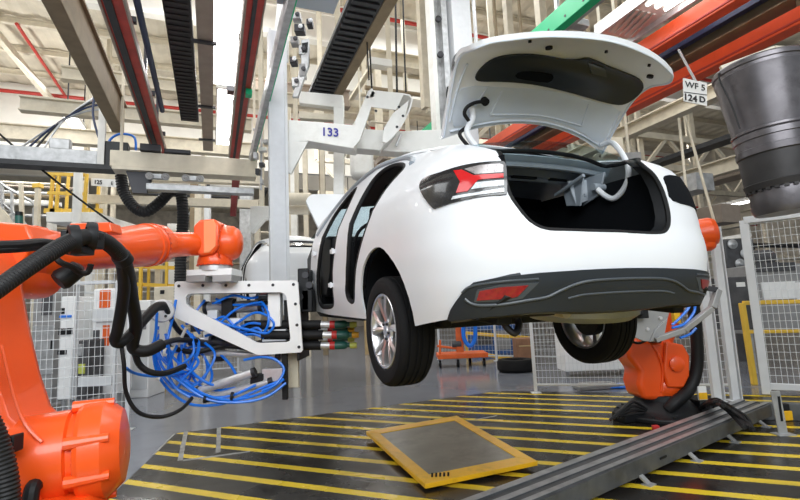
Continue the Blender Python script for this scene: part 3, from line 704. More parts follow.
# end stop with flat bar and sensor
es = empty('end_stop', (e1.x+.25, e1.y-.25, 0), 'upright slotted flat bar standing at the far end of the grey guide rail', 'bar')
p = atz(783, 433, .02); f = MB(); top = at(775, 391, p.y); f.bar((p.x, p.y, .006), (top.x, p.y, top.z), .085, .012, up=(0, 1, 0))
f.obox((p.x, p.y, .01), (.08, 0, 0), (0, .06, 0), (0, 0, .006)); f.build('flat_bar', M['galv'], es, bevel=.002)
f = MB(); f.obox((p.x, p.y-.008, top.z*.6), (.010, 0, 0), (0, .004, 0), (0, 0, top.z*.28)); f.build('slot', M['black'], es)
sn = empty('safety_sensor', at(787, 416, 5.3), 'yellow and black sensor box behind the upright slotted bar', 'sensor')
f = MB(); c = at(784, 415, 5.15); f.obox(c, (.065, .01, 0), (0, .05, 0), (0, 0, .05)); f.build('housing', M['yellow'], sn, bevel=.01)
f = MB(); f.obox(c+Vector((-.01, -.01, .085)), (.045, 0, 0), (0, .04, 0), (0, 0, .035)); f.build('head', M['black'], sn, bevel=.01)
f = MB(); f.bar((c.x, c.y, 0), (c.x, c.y, c.z-.05), .05, .05); f.build('stand', M['galv'], sn)
f = MB(); p0, p1 = atz(775, 413, .14), atz(830, 419, .14); p0 = p0+Vector((.1, .35, 0)); p1 = p1+Vector((.1, .35, 0)); f.bar(Vector((p0.x, p0.y, .09)), Vector((p1.x+.6, p1.y, .09)), .10, .17); o = f.build('cross_beam', M['rail'], None, bevel=.005)
tag(o, 'short dark grey steel beam lying beside the yellow sensor at the frame edge', 'beam')

# ================================================================== fences
def fence(name, label, P, h, z0=.12, sv=.055, sh=.10, postw=.05, rails=(), gm=M['meshwhite'], group=None, pm=None, cat='fence'):
    P = [Vector((p[0], p[1], 0)) for p in P]
    r = empty(name, P[0], label, cat, group)
    for i, p in enumerate(P):
        f = MB(); f.bar(p, p+ZX*h, postw, postw, up=(P[-1]-P[0])); f.obox(p+ZX*.006, (.07, 0, 0), (0, .07, 0), (0, 0, .006)); f.build('post', pm or M['postwhite'], r, bevel=.004)
    for a, b in zip(P[:-1], P[1:]):
        d = (b-a).normalized(); L = (b-a).length; n = d.cross(ZX); f = MB()
        k = int(L/sv)
        for j in range(1, k): f.bar(a+d*(L*j/k)+ZX*z0+n*.01, a+d*(L*j/k)+ZX*(h-.02)+n*.01, .0042, .0042, up=n)
        k = int((h-z0)/sh)
        for j in range(k+1): zz = z0+(h-.02-z0)*j/k; f.bar(a+ZX*zz+n*.015, b+ZX*zz+n*.015, .006, .006)
        for zz in (z0, h-.02): f.bar(a+ZX*zz, b+ZX*zz, .02, .03)
        f.build('mesh_panel', gm, r, smooth=0)
    for zz in rails:
        f = MB(); f.bar(P[0]+ZX*zz, P[-1]+ZX*zz, .05, .06); f.build('cross_rail', pm or M['postwhite'], r, bevel=.004)
    return r
fence('mesh_fence', 'white wire mesh fence behind the left orange robot', [(-5.9, 5.25), (-4.65, 5.65), (-3.42, 6.06)], 2.05, sv=.06, sh=.11)
g0 = atz(536, 393)
fence('mesh_fence', 'white wire mesh fence standing behind the right rear wheel and the small orange robot', [g0, (3.35, 6.92), (4.36, 6.62)], 2.0, sv=.055, sh=.10)
# right gate with frame
def gate():
    A, B = Vector((4.66, 6.42, 0)), Vector((6.6, 5.05, 0)); d = (B-A).normalized(); n = d.cross(ZX); h = 2.30
    r = empty('fence_gate', A, 'tall grey framed mesh gate at the right edge with yellow bars across', 'gate')
    for p in (A, B):
        f = MB(); f.bar(p+ZX*.02, p+ZX*h, .10, .08, up=n); f.build('gate_post', M['postwhite'], r, bevel=.006)
    f = MB(); f.bar(A+ZX*h, B+ZX*h, .09, .09); f.build('top_rail', M['postwhite'], r, bevel=.006)
    f = MB(); f.bar(A+ZX*.12, B+ZX*.12, .06, .08); f.build('bottom_rail', M['postwhite'], r, bevel=.006)
    f = MB(); L = (B-A).length; k = int(L/.058)
    for j in range(1, k): f.bar(A+d*(L*j/k)+ZX*.12, A+d*(L*j/k)+ZX*(h-.05), .005, .005, up=n)
    for j in range(22): zz = .16+(h-.22)*j/21; f.bar(A+ZX*zz+n*.006, B+ZX*zz+n*.006, .005, .005)
    f.build('mesh_panel', M['meshwhite'], r, smooth=0)
    return r
gate()
# slim posts left of the gate
for lab, px, w in (('narrow light grey fence column nearest the small orange robot', 713, .10), ('broad light grey fence column beside the tall mesh gate', 731, .09)):
    p = at(px+4, 400, 6.2); q = MB(); q.bar((p.x, p.y, 0), (p.x-.0, p.y, 2.2), w, .06, up=(0, 1, 0)); q.bar((p.x+w*.9, p.y, 0), (p.x+w*.9, p.y, 2.2), .015, .05, up=(0, 1, 0)); q.obox((p.x, p.y, .006), (.09, 0, 0), (0, .08, 0), (0, 0, .006))
    tag(q.build('fence_column', M['postwhite'], None, bevel=.004), lab, 'post')
# yellow barrier behind the gate
yb = empty('guard_barrier', at(745, 345, 7.2), 'yellow tubular barrier with two rails behind the right mesh gate', 'barrier')
p0, p1 = at(743, 303, 7.2), at(860, 300, 7.2); p2, p3 = at(746, 332, 7.2), at(860, 330, 7.2)
f = MB(); f.bar(p0, p1, .06, .06); f.build('top_rail', M['yellowrail'], yb, bevel=.01)
f = MB(); f.bar(p2, p3, .05, .05); f.build('lower_rail', M['yellowrail'], yb, bevel=.01)
for px in (744, 850):
    q = at(px, 320, 7.2); f = MB(); f.bar((q.x+.03, q.y, 0), (q.x, q.y, p0.z), .07, .07, up=(0, 1, 0)); f.build('post', M['yellowrail'], yb, bevel=.01)
# machines behind the gate
def machine(name, label, cat, px0, py0, px1, py1, Y, dep, m, parts=(), group=None):
    a, b = at(px0, py1, Y), at(px1, py0, Y)
    r = empty(name, (a.x+(b.x-a.x)/2, Y, 0), label, cat, group)
    f = MB(); z0 = max(a.z, .0); f.obox(((a.x+b.x)/2, Y+dep/2, (z0+b.z)/2), ((b.x-a.x)/2, 0, 0), (0, dep/2, 0), (0, 0, (b.z-z0)/2)); f.build('housing', m, r, bevel=.015)
    if z0 > .02:
        for sx in (-1, 1):
            f = MB(); x = (a.x+b.x)/2+sx*(b.x-a.x)*.42; f.bar((x, Y+dep*.5, 0), (x, Y+dep*.5, z0), .06, .06); f.build('leg', M['galv'], r)
    for nm, q0, r0, q1, r1, mm, th in parts:
        a2, b2 = at(q0, r1, Y-th), at(q1, r0, Y-th); f = MB(); f.obox(((a2.x+b2.x)/2, Y-th/2+.002, (a2.z+b2.z)/2), (abs(b2.x-a2.x)/2, 0, 0), (0, th/2+.002, 0), (0, 0, abs(b2.z-a2.z)/2)); f.build(nm, mm, r, bevel=.004)
    return r
M['greymach'] = mat('grey machine enamel', (.30, .30, .30), .5, var=.1)
M['dkmach'] = mat('dark machine body', (.07, .07, .075), .5, var=.3)
machine('control_cabinet', 'grey control cabinet with pale panels behind the right mesh gate', 'cabinet', 757, 262, 830, 335, 8.3, .7, M['greymach'], (('door', 764, 281, 795, 300, M['whiteplate'], .03), ('vent', 757, 262, 795, 272, M['dkmach'], .03), ('door', 797, 281, 826, 300, M['whiteplate'], .03)))
machine('parts_bin', 'dark parts bin standing behind the left end of the yellow barrier', 'bin', 734, 276, 755, 330, 8.0, .5, M['dkmach'], (('label_holder', 737, 282, 745, 287, M['paper'], .01), ))
machine('part_crate', 'white crate panel under the car behind the far mesh fence', 'crate', 566, 332, 630, 372, 8.6, .5, M['whiteplate'], (('lid', 564, 330, 632, 334, M['greymach'], .02), ))
mo = empty('drive_motor', at(776, 268, 8.0), 'dark round motor on top of the grey cabinet behind the gate', 'motor')
f = MB(); c = at(776, 257, 8.3)+Vector((0, .1, .02)); f.lathe(c+Vector((-.2, .2, 0)), (1, 0, 0), [(0, 0), (.12, 0), (.14, .03), (.14, .32), (.11, .36), (0, .36)], 20); f.build('motor_body', M['dkmach'], mo)
f = MB(); f.obox(c+Vector((0, .2, -.13)), (.2, 0, 0), (0, .1, 0), (0, 0, .04)); f.build('motor_foot', M['dkmach'], mo)
f = MB(); rr_ = at(735, 250, 9.6)
rb = empty('body_fixture', (rr_.x, rr_.y, 0), 'dark fixture with round hubs behind the upper left corner of the gate', 'fixture')
f.obox(rr_+Vector((.1, .2, -.1)), (.3, 0, 0), (0, .2, 0), (0, 0, .33)); f.build('body', M['dkmach'], rb, bevel=.03)
for dx, dz in ((-.05, .12), (.18, -.08), (.05, -.28)):
    f = MB(); f.lathe(rr_+Vector((dx, -.0, dz)), (0, -1, 0), [(.09, 0), (.1, .03), (.04, .05), (.03, .06), (0, .06)], 16); f.build('hub', M['galv'], rb)
f = MB(); f.bar((rr_.x+.1, rr_.y+.2, 0), (rr_.x+.1, rr_.y+.2, rr_.z-.4), .2, .2); f.build('stand', M['dkmach'], rb)
# orange trolley, tyre, far fence
ct = empty('trolley', (1.02, 11.1, 0), 'orange wheeled trolley with upright post far behind the left rear wheel', 'trolley')
Yc = 10.8
def cpt(px, py, y=Yc): return at(px, py, y)
f = MB(); a, b = cpt(438, 357), cpt(488, 356); f.obox(((a.x+b.x)/2, Yc+.3, a.z), ((b.x-a.x)/2, 0, 0), (0, .35, 0), (0, 0, .05)); f.build('deck', M['orange2'], ct, bevel=.01)
f = MB(); a = cpt(460, 352); b = cpt(459, 322); f.bar(a, b+ZX*.1, .16, .10, up=(0, 1, 0)); f.build('upright', M['orange2'], ct, bevel=.01)
f = MB(); a = cpt(437, 346); b = cpt(462, 349); f.bar(a, b, .05, .05); f.bar(cpt(440, 340), cpt(440, 356), .05, .05, up=(0, 1, 0)); f.build('handle', M['orange2'], ct, bevel=.01)
f = MB(); c = cpt(452, 344); f.cyl(c, c+Vector((.2, 0, 0)), .08); f.build('motor', M['dkmach'], ct)
for px, dy in ((440, .05), (458, .05), (484, .1), (470, .55)):
    c = cpt(px, 362, Yc+dy); f = MB(); f.cyl((c.x-.025, c.y, .085), (c.x+.025, c.y, .085), .085, n=20); w_ = f.build('caster', M['rubber'], ct)
    f = MB(); f.bar((c.x, c.y, .10), (c.x, c.y, .24), .07, .03); f.build('fork', M['galv'], w_)
MB().tube([at(463, 320, 10.6), at(464, 338, 10.6), at(470, 346, 10.6), at(475, 338, 10.6), at(475, 318, 10.6), at(475, 300, 10.6)], .045, 10).build('coiled_hose', M['blue'], ct)
ty = empty('spare_tyre', (2.5, 9.75, 0), 'black tyre lying flat on the grey floor behind the fence post', 'tyre')
c = atz(519, 373); f = MB(); f.lathe((c.x, c.y+.25, .004), (0, 0, 1), [(.19, .02), (.22, 0), (.33, .01), (.36, .05), (.36, .19), (.33, .235), (.22, .24), (.19, .22), (.185, .12), (.19, .02)], 36); f.build('tread', M['tyre'], ty)
f = MB(); f.lathe((c.x, c.y+.25, .06), (0, 0, 1), [(.186, 0), (.17, .02), (.17, .1), (.05, .11), (.0, .11)], 24); f.build('rim', M['bolt'], ty)
fence('mesh_fence', 'distant white mesh fence with yellow rails behind the orange trolley', [(.9, 12.6), (2.2, 11.75), (3.5, 10.9)], 1.9, sv=.09, sh=.12)
for (lab, a, b, y) in (('upper yellow guard rail behind the distant fence under the car', (466, 333), (530, 338), 12.6), ('lower yellow guard rail behind the distant fence under the car', (470, 352), (530, 362), 12.6)):
    f = MB(); f.bar(at(*a, y), at(*b, y-.6), .08, .08); f.bar(at(*a, y), Vector((at(*a, y).x, y, 0)), .07, .07); f.bar(at(*b, y-.6), Vector((at(*b, y-.6).x, y-.6, 0)), .07, .07); tag(f.build('guard_rail', M['yellowrail'], None, bevel=.01), lab, 'rail')
machine('blue_machine', 'dark blue machine behind the distant fence under the car', 'machine', 470, 325, 520, 366, 13.4, .8, mat('dark blue machine paint', (.03, .10, .30), .5, var=.3), (('panel', 478, 330, 492, 345, M['dkmach'], .02), ('panel', 496, 330, 510, 350, M['greymach'], .02)))
machine('brown_crate', 'rust brown crate beside the lying tyre behind the fence post', 'crate', 518, 338, 534, 364, 10.6, .4, M['browncrate'], (('slat', 519, 345, 533, 347, M['wood'], .01),))
f = MB(); c = atz(600, 390); f.obox((c.x, c.y+.15, .035), (.32, .05, 0), (0, .16, 0), (0, 0, .03)); f.obox((c.x-.05, c.y+.1, .08), (.2, .0, 0), (0, .08, 0), (0, 0, .02)); tag(f.build('floor_bracket', M['greymach'], None, bevel=.01), 'flat grey foot plate on the floor just behind the right fence', 'plate')
f = MB()
c = atz(622, 388)
for k in range(7): f.tube([c+Vector((random.uniform(-.35, .35), random.uniform(-.1, .3), .02)) for _ in range(5)], .012, 6)
tag(f.build('hose_bundle', M['blue'], None), 'tangle of blue hoses on the floor left of the small orange robot', 'hose')

# ================================================================== robots
def plate(poly, Y, dep, m, name, parent, bevel=.02, dz=None):
    f = MB(); f.prism([at(x, y, Y) for x, y in poly], Vector((0, dep, 0))); return f.build(name, m, parent, bevel=bevel, bseg=3)
def bolts(c, ax, r, n, br, name, parent, m, ln=.012):
    f = MB(); d, a, b = frame(ax)
    for i in range(n):
        t = 2*PI*i/n; p = Vector(c)+(a*math.cos(t)+b*math.sin(t))*r; f.cyl(p, p+d*ln, br, n=6)
    f.lathe(Vector(c), d, [(r-br*.7, 0), (r+br*.7, 0), (r+br*.7, ln*.4), (r-br*.7, ln*.4), (r-br*.7, 0)], max(24, n))
    return f.build(name, m, parent, smooth=0)
RB = empty('industrial_robot', (-1.95, 2.35, 0), 'large orange robot arm reaching in from the left edge', 'robot arm')
f = MB(); f.lathe((-1.95, 2.35, 0), (0, 0, 1), [(0, 0), (.42, 0), (.42, .08), (.34, .12), (.32, .22), (.0, .22)], 32); f.build('base', M['black'], RB, bevel=.006)
f = MB(); f.lathe((-1.95, 2.35, .22), (0, 0, 1), [(0, 0), (.34, 0), (.34, .12), (.26, .2), (.0, .2)], 32); f.build('turntable', M['orange'], RB)
# lower link
link = plate([(-70, 275), (-48, 244), (-10, 232), (14, 240), (25, 262), (28, 290), (36, 333), (46, 375), (56, 404), (78, 424), (92, 448), (90, 480), (62, 492), (30, 496), (18, 492), (4, 455), (-12, 400), (-38, 330)], 2.50, -.34, M['orange'], 'lower_arm', RB, .05)
f = MB(); f.tube([at(2, 345, 2.158), at(14, 395, 2.158), at(26, 425, 2.158), at(42, 442, 2.158)], .008, 6); f.build('casting_rib', M['orange'], link)
f = MB(); sc = at(62, 455, 2.34); axs = Vector((1, .42, .05)).normalized()
f.lathe(sc-axs*.2, axs, [(0, 0), (.18, 0), (.20, .03), (.20, .24), (.185, .25), (.185, .275), (.215, .28), (.225, .30), (.225, .385), (.20, .42), (.17, .455), (.10, .47), (0, .47)], 40); f.build('shoulder_gearbox', M['orange'], RB, smooth=25)
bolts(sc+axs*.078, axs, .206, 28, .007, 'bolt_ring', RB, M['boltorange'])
for a_ in (.4, 1.5, 2.6, 3.7, 4.8, 5.9):
    d, u1, u2 = frame(axs); f = MB(); p = sc+axs*.14+(u1*math.cos(a_)+u2*math.sin(a_))*.212; f.cyl(p-axs*.09, p+axs*.08, .028, .02, 10); f.build('casting_lug', M['orange'], RB)
f = MB(); c = at(122, 453, 2.52); f.obox(c, axs*.02, (0, .03, 0), (0, 0, .05)); f.build('connector_box', M['black'], RB, bevel=.006)
f = MB(); c = at(45, 500, 2.25); f.lathe(c-Vector((0, 0, .35)), (0, 0, 1), [(0, 0), (.27, 0), (.27, .25), (.20, .36), (0, .38)], 28); f.build('rotating_column', M['orange'], RB)
f = MB(); c = at(8, 440, 2.12); f.obox(at(4, 446, 2.05), (.06, 0, .012), (0, .03, 0), (0, 0, .035)); f.build('cable_clip', M['black'], RB, bevel=.006)
MB().tube([at(-30, 330, 1.98), at(-20, 400, 1.98), at(-4, 440, 1.98), at(6, 480, 1.98), at(10, 540, 1.98)], .045, 12, ribs=.016).build('arm_hose', M['hose'], RB)
MB().tube([at(28, 520, 2.1), at(32, 490, 2.12), at(36, 485, 2.16)], .03, 10).build('arm_hose', M['cable'], RB)
# elbow and forearm
f = MB(); ec = at(-8, 268, 2.40); f.lathe(ec+Vector((-.06, -.12, 0)), (.0, 1, 0), [(0, 0), (.13, 0), (.145, .03), (.145, .5), (.14, .54), (0, .54)], 32); f.build('elbow_gearbox', M['orange'], RB)
el = plate([(-30, 236), (4, 227), (12, 228), (14, 232), (38, 231), (66, 233), (72, 246), (66, 262), (52, 281), (30, 290), (8, 330), (-20, 330)], 2.74, -.30, M['orange'], 'elbow_casting', RB, .035)
f = MB(); a, b = at(28, 257, 2.62), at(154, 244.5, 3.62); d = (b-a).normalized(); L = (b-a).length
f.lathe(a, d, [(0, 0), (.11, 0), (.125, .05), (.118, L*.35), (.135, L*.62), (.152, L*.80), (.155, L*.93), (.150, L*.94), (.150, L*.96), (.160, L*.965), (.160, L), (.15, L+.03), (.148, L+.07), (.11, L+.10), (0, L+.10)], 40); f.build('forearm', M['orange'], RB, smooth=25)
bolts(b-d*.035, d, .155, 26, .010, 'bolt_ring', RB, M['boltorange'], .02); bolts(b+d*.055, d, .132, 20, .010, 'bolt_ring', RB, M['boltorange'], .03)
f = MB(); f.lathe(b-d*.10, d, [(.152, 0), (.163, .004), (.163, .028), (.152, .032)], 40); f.build('flange_ring', M['orange'], RB, smooth=25)
plate([(69, 223), (110, 222), (112, 232), (70, 234)], 2.95, .12, M['orange'], 'top_cover', RB, .01)
plate([(18, 226), (36, 225), (37, 232), (18, 232)], 2.55, .1, M['orange'], 'top_cover', RB, .01)
f = MB(); c, e = at(164, 245, 3.72), at(198, 244, 4.02); f.lathe(c, e-c, [(.125, 0), (.105, .06), (.10, .12), (.098, (e-c).length)], 32); f.build('wrist_tube', M['orange'], RB)
for k in range(4):
    q = c.lerp(e, .3+.2*k)
wb = MB(); wc = at(206, 240, 4.08)
wb.prism([at(x, y, 3.93) for x, y in ((193, 226), (199, 219.5), (214, 218.5), (219, 224), (219, 246), (212, 254), (200, 256), (193, 250))], (0, .30, 0)); wb.build('wrist_block', M['orange'], RB, bevel=.02, bseg=3)
f = MB(); f.prism([at(x, y, 3.925) for x, y in ((203.5, 220.5), (213.5, 220), (216, 225), (215.5, 246), (209, 252.5), (203.5, 253))], (0, .01, 0)); f.build('wrist_sheen', mat('orange cover with painted sheen', (.88, .30, .12), .25, coat=.3), RB, bevel=.003)  # pale plate: the wrist block's reflection is put into its colour
f = MB(); f.lathe(at(214, 243, 4.10), (1, .15, -.05), [(0, 0), (.13, 0), (.15, .03), (.158, .08), (.15, .16), (.12, .21), (.07, .235), (0, .24)], 36); f.build('wrist_joint', M['orange'], RB)
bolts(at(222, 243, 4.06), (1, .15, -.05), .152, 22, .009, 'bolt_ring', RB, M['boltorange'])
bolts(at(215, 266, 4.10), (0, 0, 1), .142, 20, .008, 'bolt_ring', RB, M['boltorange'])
f = MB(); fc = at(215, 270, 4.10); f.lathe(fc+ZX*.17, (0, 0, -1), [(0, 0), (.11, 0), (.135, .06), (.145, .11), (.14, .13), (0, .13)], 36); f.build('wrist_cone', M['orange'], RB)
f = MB(); f.lathe(fc+ZX*.04, (0, 0, -1), [(0, 0), (.13, 0), (.13, .05), (0, .05)], 36); f.build('tool_flange', M['steel'], RB)
for px in (137, 172):
    pass
# hose package
hs = MB(); hs.tube([at(-60, 325, 1.6), at(-14, 297, 1.75), at(20, 273, 1.9), at(50, 253, 2.06), at(70, 242, 2.22), at(84, 237, 2.36), at(100, 239, 2.52), at(114, 248, 2.68), at(125, 261, 2.82)], lambda t: .033+.013*t, 14, ribs=.016); hs.build('corrugated_hose', M['hose'], RB)
for px, py, y, dd in ((74, 240, 2.26, (1, .9, .12)), (91, 236.5, 2.42, (1, .9, -.05))):
    f = MB(); f.lathe(at(px, py, y)-Vector(dd).normalized()*.025, dd, [(.05, 0), (.072, .004), (.075, .025), (.072, .046), (.05, .05)], 24); f.build('hose_clamp', M['black'], RB)
f = MB(); c = at(83, 240, 2.42); f.obox(c, (.07, .02, 0), (0, .05, 0), (0, 0, .045)); f.obox(at(79, 251, 2.38), (.05, 0, 0), (0, .05, 0), (0, 0, .02)); f.build('clamp_bracket', M['black'], RB, bevel=.008)
f = MB(); f.lathe(at(120, 255, 2.76), at(126, 263, 2.82)-at(120, 255, 2.76), [(.044, 0), (.052, .005), (.052, .06), (.046, .066), (0, .066)], 20); f.build('hose_cuff', M['black'], RB)
MB().tube([at(124, 261, 2.82), at(128, 275, 2.95), at(132, 300, 3.2), at(136, 325, 3.35), at(133, 347, 3.45), at(147, 351, 3.5), at(162, 344, 3.6)], .042, 12).build('cable_sleeve', M['cable'], RB)
MB().tube([at(122, 262, 2.82), at(124, 290, 3.0), at(118, 328, 3.2), at(115, 340, 3.25), at(122, 342, 3.3), at(140, 324, 3.45), at(155, 308, 3.6), at(163, 306, 3.7)], .036, 12).build('cable_sleeve', M['cable'], RB)
MB().tube([at(121, 342, 3.3), at(124, 365, 3.3), at(126, 392, 3.35), at(138, 412, 3.4), at(160, 417, 3.5), at(180, 410, 3.6), at(192, 398, 3.75)], .014, 8).build('hanging_cable', M['cable'], RB)
MB().tube([at(134, 350, 3.45), at(139, 364, 3.5), at(150, 372, 3.55), at(166, 373, 3.65), at(185, 366, 3.8)], .022, 8).build('hanging_cable', M['cable'], RB)
MB().tube([at(-10, 246, 1.9), at(18, 245, 2.0), at(38, 243, 2.15), at(52, 244, 2.3)], .022, 10).build('motor_cable', M['cable'], RB)
MB().tube([at(-10, 250, 1.9), at(18, 249, 2.0), at(40, 247, 2.2)], .016, 10).build('motor_cable', M['cable'], RB)
MB().tube([at(54, 254, 2.5), at(60, 262, 2.5), at(72, 267, 2.55), at(80, 273, 2.6), at(88, 272, 2.62), at(91, 264, 2.62)], .016, 8).build('motor_cable', M['cable'], RB)
f = MB(); f.lathe(at(58, 282, 2.6), at(76, 270, 2.66)-at(58, 282, 2.6), [(0, 0), (.05, 0), (.06, .02), (.05, .12), (.02, .14), (0, .14)], 16); f.build('elbow_motor', M['black'], RB)
f = MB(); c = at(24, 226, 2.62); 

# ---------------------------------------------------------------- tool on the left robot
TL = empty('bolting_tool', at(215, 280, 4.1), 'white framed wheel bolting tool with blue hoses hanging from the left robot wrist', 'robot tool')
OUT = [(174.5, 283), (177, 281.3), (296, 280.5), (298, 282.5), (302.7, 350), (301, 352.3), (260, 355), (256, 354.5), (176, 318), (174, 315)]
INN = [(185.5, 298), (187.5, 294.5), (191, 293.5), (280, 292.2), (284, 293.3), (286.5, 297), (290.3, 338), (289.5, 341), (286, 342), (260, 343), (256, 342), (190, 307), (186.5, 304)]
def ringplate(Y, th, m, name, parent, dx=0, dy=0):
    ob = [(x+dx, -y-dy) for x, y in OUT]; ib = [(x+dx, -y-dy) for x, y in INN]
    vs, fs = cdt(ob, [ib], 4.); f = MB()
    Pf = [at(x, -y, Y) for x, y in vs]; n = len(Pf)
    f.add(Pf+[p+Vector((0, th, 0)) for p in Pf], [])
    for q in fs:
        a, b, c = (Pf[i] for i in q[:3])
        if (b-a).cross(c-a).y > 0: q = q[::-1]
        f.f.append(list(q)); f.m.append(0); f.f.append([i+n for i in q[::-1]]); f.m.append(0)
    from collections import Counter
    E = Counter(); DE = {}
    for q in f.f[::2]:
        for i in range(len(q)): e = (q[i], q[(i+1) % len(q)]); E[tuple(sorted(e))] += 1; DE[tuple(sorted(e))] = e
    for k, v in E.items():
        if v == 1: a, b = DE[k]; f.f.append([b, a, a+n, b+n]); f.m.append(0)
    return f.build(name, m, parent, smooth=30)
fp = ringplate(4.15, .025, M['whiteplate'], 'frame_plate', TL)
for x, y in ((179, 286), (203, 285.5), (226, 285.3), (249, 285.2), (273, 285), (293.5, 284.5), (295.5, 304), (297, 325), (299, 347)):
    f = MB(); p = at(x, y, 4.15); f.cyl(p+Vector((0, -.006, 0)), p+Vector((0, .004, 0)), .013, n=12); f.build('cap_screw', M['bolt'], fp)
ringplate(4.62, .025, M['greyplate'], 'rear_frame_plate', TL, 3, 1)
for x, y in ((180, 286), (236, 284), (293, 284), (297, 346), (262, 350)):
    a = at(x, y, 4.17); f = MB(); f.cyl(a, Vector((a.x, 4.62, a.z)), .018); f.build('spacer_rod', M['steel'], TL)
f = MB(); c = at(215, 273.5, 4.12); f.obox(c, (.19, 0, 0), (0, .13, 0), (0, 0, .028)); f.build('adapter_plate', M['whiteplate'], TL, bevel=.004)
for px in (201.5, 227): f = MB(); f.obox(at(px, 279.3, 4.1), (.08, 0, 0), (0, .12, 0), (0, 0, .028)); f.build('spacer_block', M['greyplate'], TL, bevel=.004)
f = MB(); f.obox(at(240, 287, 4.40), (.5, 0, 0), (0, .2, 0), (0, 0, .012)); f.build('top_plate', M['greyplate'], TL, bevel=.003)
# nut runners
for row, (px0, py, Y, tip) in enumerate(((303, 324.7, 4.30, 'lime'), (302, 335, 4.26, 'amber'), (303, 345.5, 4.30, 'lime'), (318, 329.8, 4.5, 'amber'), (318, 339.8, 4.5, 'lime'))):
    back = row > 2; s = 1. if not back else .8
    dx = 2 if row == 1 else (-2 if back else 0)
    q = lambda x: at(x, py, Y)
    f = MB(); f.cyl(at(262, py, Y), q(321+dx), .040*s, n=20); nr = f.build('nut_runner', M['rubber'], TL, bevel=.004)
    f = MB(); f.cyl(q(321+dx), q(331+dx), .030*s, n=20); f.build('steel_sleeve', M['steel'], nr)
    f = MB(); f.cyl(q(330+dx), q(335+dx), .036*s, n=20); f.build('red_collar', M['rubberband'], nr)
    f = MB(); f.lathe(q(335+dx), (1, 0, 0), [(0, 0), (.033*s, 0), (.036*s, .02), (.036*s, .085), (.03*s, .10), (.02*s, .11), (.018*s, .14), (0, .14)], 20); f.build('drive_socket', M['greencap'], nr)
    f = MB(); py2 = py-(3 if row == 2 else 0); f.lathe(q(350+dx), (1, 0, 0), [(0, 0), (.026*s, 0), (.028*s, .03), (.024*s, .06), (0, .062)], 16); f.build('socket_tip', M[tip], nr)
f = MB(); f.obox(at(303, 330, 4.4), (.012, 0, 0), (0, .22, 0), (0, 0, .25)); f.build('runner_bracket', M['black'], TL, bevel=.004)
for x0, y0, x1, y1, Y, r, m, nm in ((190, 341, 262, 345, 4.3, .035, 'bolt', 'drive_shaft'), (196, 352, 280, 356, 4.35, .03, 'steel', 'drive_shaft'), (214, 332, 280, 330, 4.45, .04, 'cable', 'drive_shaft'), (196, 392, 255, 372, 4.15, .034, 'steel', 'air_cylinder'), (205, 399, 272, 381, 4.2, .030, 'steel', 'air_cylinder'), (205, 308, 262, 306, 4.4, .05, 'galv', 'air_cylinder'), (170, 343, 212, 340, 4.3, .03, 'steel', 'air_cylinder')):
    a, b = at(x0, y0, Y), at(x1, y1, Y); f = MB(); f.cyl(a, b, r, n=20); o = f.build(nm, M[m], TL)
    for t in (0, .95): f = MB(); f.cyl(a.lerp(b, t), a.lerp(b, t+.06), r*1.2, n=20); f.build('end_cap', M['bolt'], o)
for x0, y0, x1, y1, Y, dep, m, nm in ((221, 298, 232, 318, 4.3, .12, 'black', 'valve_block'), (268, 293, 280, 327, 4.22, .10, 'whiteplate', 'guard_plate'), (262, 329, 286, 342, 4.25, .14, 'mast', 'valve_block'), (207, 310, 217, 335, 4.32, .1, 'whiteplate', 'valve_block'), (262, 368, 286, 382, 4.2, .12, 'steel', 'mount_block'), (250, 374, 263, 386, 4.18, .1, 'black', 'mount_block'), (234, 300, 256, 306, 4.45, .1, 'whiteplate', 'mount_block'), (236, 308, 258, 313, 4.40, .08, 'steel', 'mount_block'), (190, 318, 206, 332, 4.5, .1, 'bolt', 'valve_block'), (212, 336, 222, 362, 4.4, .08, 'bolt', 'clamp_plate'), (284, 300, 289, 322, 4.3, .1, 'black', 'clamp_plate'), (287, 352, 298, 388, 4.35, .05, 'cream', 'side_bracket'), (282, 352, 287, 400, 4.2, .04, 'cable', 'stop_arm'), (228, 318, 240, 330, 4.3, .09, 'whiteplate', 'valve_block'), (244, 320, 262, 328, 4.35, .08, 'black', 'valve_block')):
    a, b = at(x0, y1, Y), at(x1, y0, Y); f = MB(); f.obox(((a.x+b.x)/2, Y+dep/2, (a.z+b.z)/2), ((b.x-a.x)/2, 0, 0), (0, dep/2, 0), (0, 0, (b.z-a.z)/2)); f.build(nm, M[m], TL, bevel=.005)
f = MB(); c = at(162, 311, 3.98); f.lathe(c, CAMP-c+Vector((.3, 0, .1)), [(0, -.10), (.088, -.10), (.095, -.08), (.095, .02), (.085, .035), (.05, .04), (0, .04)], 28); cc = f.build('swivel_hub', M['mast'], TL)
for k in range(3): a_ = k*2.1; f = MB(); dq = (CAMP-c+Vector((.3, 0, .1))).normalized(); _, u1, u2 = frame(dq); p = c+dq*.038+(u1*math.cos(a_)+u2*math.sin(a_))*.05; f.cyl(p, p+dq*.02, .012, n=8); f.build('hub_port', M['bolt'], cc)
for a_, b_ in (((158, 330), (153, 343)), ((186, 328), (178, 345))): f = MB(); f.cyl(at(*a_, 3.98), at(*b_, 3.98), .013, n=12); f.build('hose_fitting', M['steel'], TL)
f = MB(); f.obox(at(306, 290, 4.4), (.05, 0, 0), (0, .12, 0), (0, 0, .19)); f.obox(at(309, 301, 4.38), (.05, 0, 0), (0, .1, 0), (0, 0, .1)); f.build('camera_unit', M['black'], TL, bevel=.01)
for (x, y) in ((305, 275), (300, 297), (309, 285)): f = MB(); p = at(x, y, 4.27); f.cyl(p, p+Vector((0, .04, 0)), .03, n=14); f.build('lens_tube', M['bolt'], TL)
